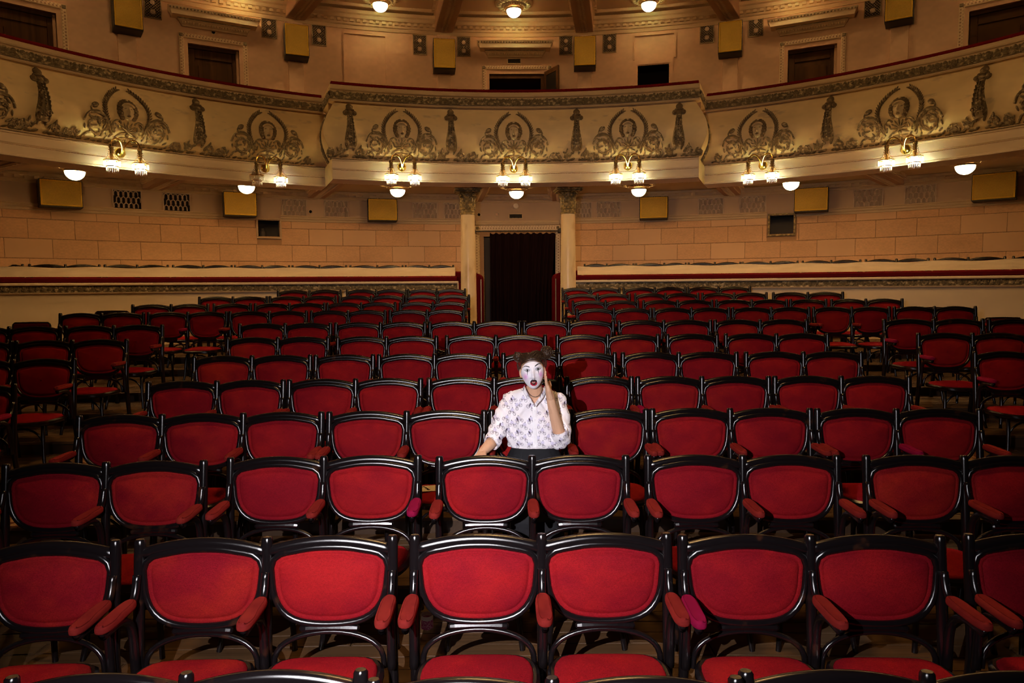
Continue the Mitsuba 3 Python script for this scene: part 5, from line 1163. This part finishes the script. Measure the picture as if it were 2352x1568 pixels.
for sg, pts in ((-1, [(.082, 4.545, 1.392), (.086, 4.50, 1.378), (.104, 4.462, 1.345), (.126, 4.436, 1.308), (.145, 4.418, 1.278)]), (1, [(.214, 4.545, 1.388), (.209, 4.50, 1.372), (.190, 4.462, 1.340), (.167, 4.436, 1.306), (.148, 4.418, 1.278)])):
    p = spline(pts, 16); wd = np.interp(np.linspace(0, 1, 16), [0, .3, .62, .8, 1], [.014, .020, .018, .011, .006])
    outw = np.stack([sg * np.full(16, 1.0), np.full(16, -.25), np.full(16, -.55)], 1); outw /= np.linalg.norm(outw, axis=1, keepdims=True)
    Pq = np.stack([p + [0, .004, 0], p + [0, -.004, .006], p + outw * wd[:, None] * .55 + [0, -.008, 0], p + outw * wd[:, None] + [0, -.003, -.002], p + outw * wd[:, None] * .9 + [0, .004, -.001]], 1)
    part(B, 'collar', grid(Pq), 'blouse_print', True)
def cuff(c, d, r, w):
    d = W_(d) / np.linalg.norm(d); a0 = np.cross(d, [0, 0, 1.0]); a0 /= np.linalg.norm(a0); b0 = np.cross(d, a0); th = np.linspace(0, 2 * PI, 29)[:-1]
    rr_ = [(-.5, r * .98), (-.5, r * 1.07), (.0, r * 1.12), (.5, r * 1.06), (.55, r * .98), (.3, r * .93)]
    P = np.stack([[W_(c) + d * w * t + (np.cos(h) * a0 + np.sin(h) * b0) * rad * (1 + .05 * math.sin(3 * h + t)) for h in th] for t, rad in rr_])
    return grid(P, cu=True, cv=True)
part(B, 'cuff', cuff((-.133, 4.447, 1.040), W_(WRL) - W_(ELL), .050, .05), 'blouse_print', True)
part(B, 'cuff', cuff((.308, 4.388, 1.100), W_(WRR) - W_(ELR), .052, .045), 'blouse_print', True)
# skirt, shoes, necklace
sk = limb([((.105, 4.53, 1.0), .092), ((.19, 4.53, 1.0), .092)], [((.06, 4.55, .84), .125), ((.23, 4.55, .84), .125)]) + limb([((.05, 4.55, .815), .113), ((.235, 4.55, .815), .113)], [((.045, 4.17, .765), .078), ((.235, 4.17, .765), .078)], [((.05, 4.14, .62), .07), ((.23, 4.14, .62), .07)], [((.055, 4.18, .36), .058), ((.225, 4.18, .36), .058)])
sk = sk - m3.Manifold.cube([1, 1, .2], True).translate([.15, 4.5, 1.134])
skm = smooth_body(sk, .02, 5)
part(PER, 'skirt', (np.array(skm.vertices), np.array(skm.faces)), 'skirt_black', 40, label='black high-waisted skirt')
for sx in (.055, .225):
    part(PER, 'shoe', (lambda m: (np.array(m.vertices), np.array(m.faces)))(smooth_body(limb([((sx, 4.19, .285), .034)], [((sx, 4.08, .27), .03)], [((sx, 4.0, .268), .02)]), .02, 3)), 'skirt_black', True)
nk = spline([(.092, 4.53, 1.388), (.103, 4.478, 1.362), (.122, 4.452, 1.342), (.146, 4.444, 1.335), (.170, 4.450, 1.341), (.190, 4.475, 1.360), (.203, 4.53, 1.385)], 34)
nk[:, 1] -= .004
part(PER, 'necklace', cat([ell(p, (.0026, .0026, .0026), 1) for p in nk] + [tube(nk, .0009, 4)]), 'bead_black', True, label='string of small black beads')

# ------------------------------------------------------------------ small things between the chairs
bt_ = thing('bottle', 'clear plastic bottle with white and magenta label on the floor between second row seats', 'bottle')
bo = (-.476, 3.60, .149)
part(bt_, 'body', sub(lathe([(0, .004), (.030, .002), (.033, .01), (.033, .15), (.030, .165), (.018, .195), (.0125, .205), (.0125, .222), (0, .222)], 24), o=bo), 'bottle_clear', True)
part(bt_, 'label_top', sub(lathe([(.0336, .105), (.0336, .128)], 24), o=bo), 'label_white', True, label='white top band of the label')
part(bt_, 'label_print', sub(lathe([(.0336, .055), (.0336, .105)], 24), o=bo), 'label_magenta', True, label='magenta label')
part(bt_, 'cap', sub(lathe([(.0145, .218), (.0150, .236), (.013, .240), (0, .240)], 18), o=bo), 'cap_red', 40, label='red screw cap')
pc = thing('paper_card', 'cream card with a black ornament lying on a seat between two chair backs', 'card')
cm = trimesh.creation.box(extents=[.115, .10, .002]); M = Rz(.15)
co = (-.572, 4.47, .718)
part(pc, 'sheet', sub((np.array(cm.vertices), np.array(cm.faces)), M @ Rx(.1), co), 'card', False)
for x, y, w, h, r in ((-.03, .028, .012, .004, .3), (-.018, .022, .012, .004, -.9), (-.008, .008, .004, .012, .5), (.0, -.012, .006, .012, -.2), (-.012, -.006, .003, .008, .9), (.008, -.024, .01, .006, .2)):
    e = trimesh.creation.cylinder(radius=1, height=.0006, sections=12); v = np.array(e.vertices) * [w, h, 1]
    part(pc, 'black_ornament', sub((v @ Rz(r).T + [x, y, .0016], np.array(e.faces)), M @ Rx(.1), co), 'ink', False)
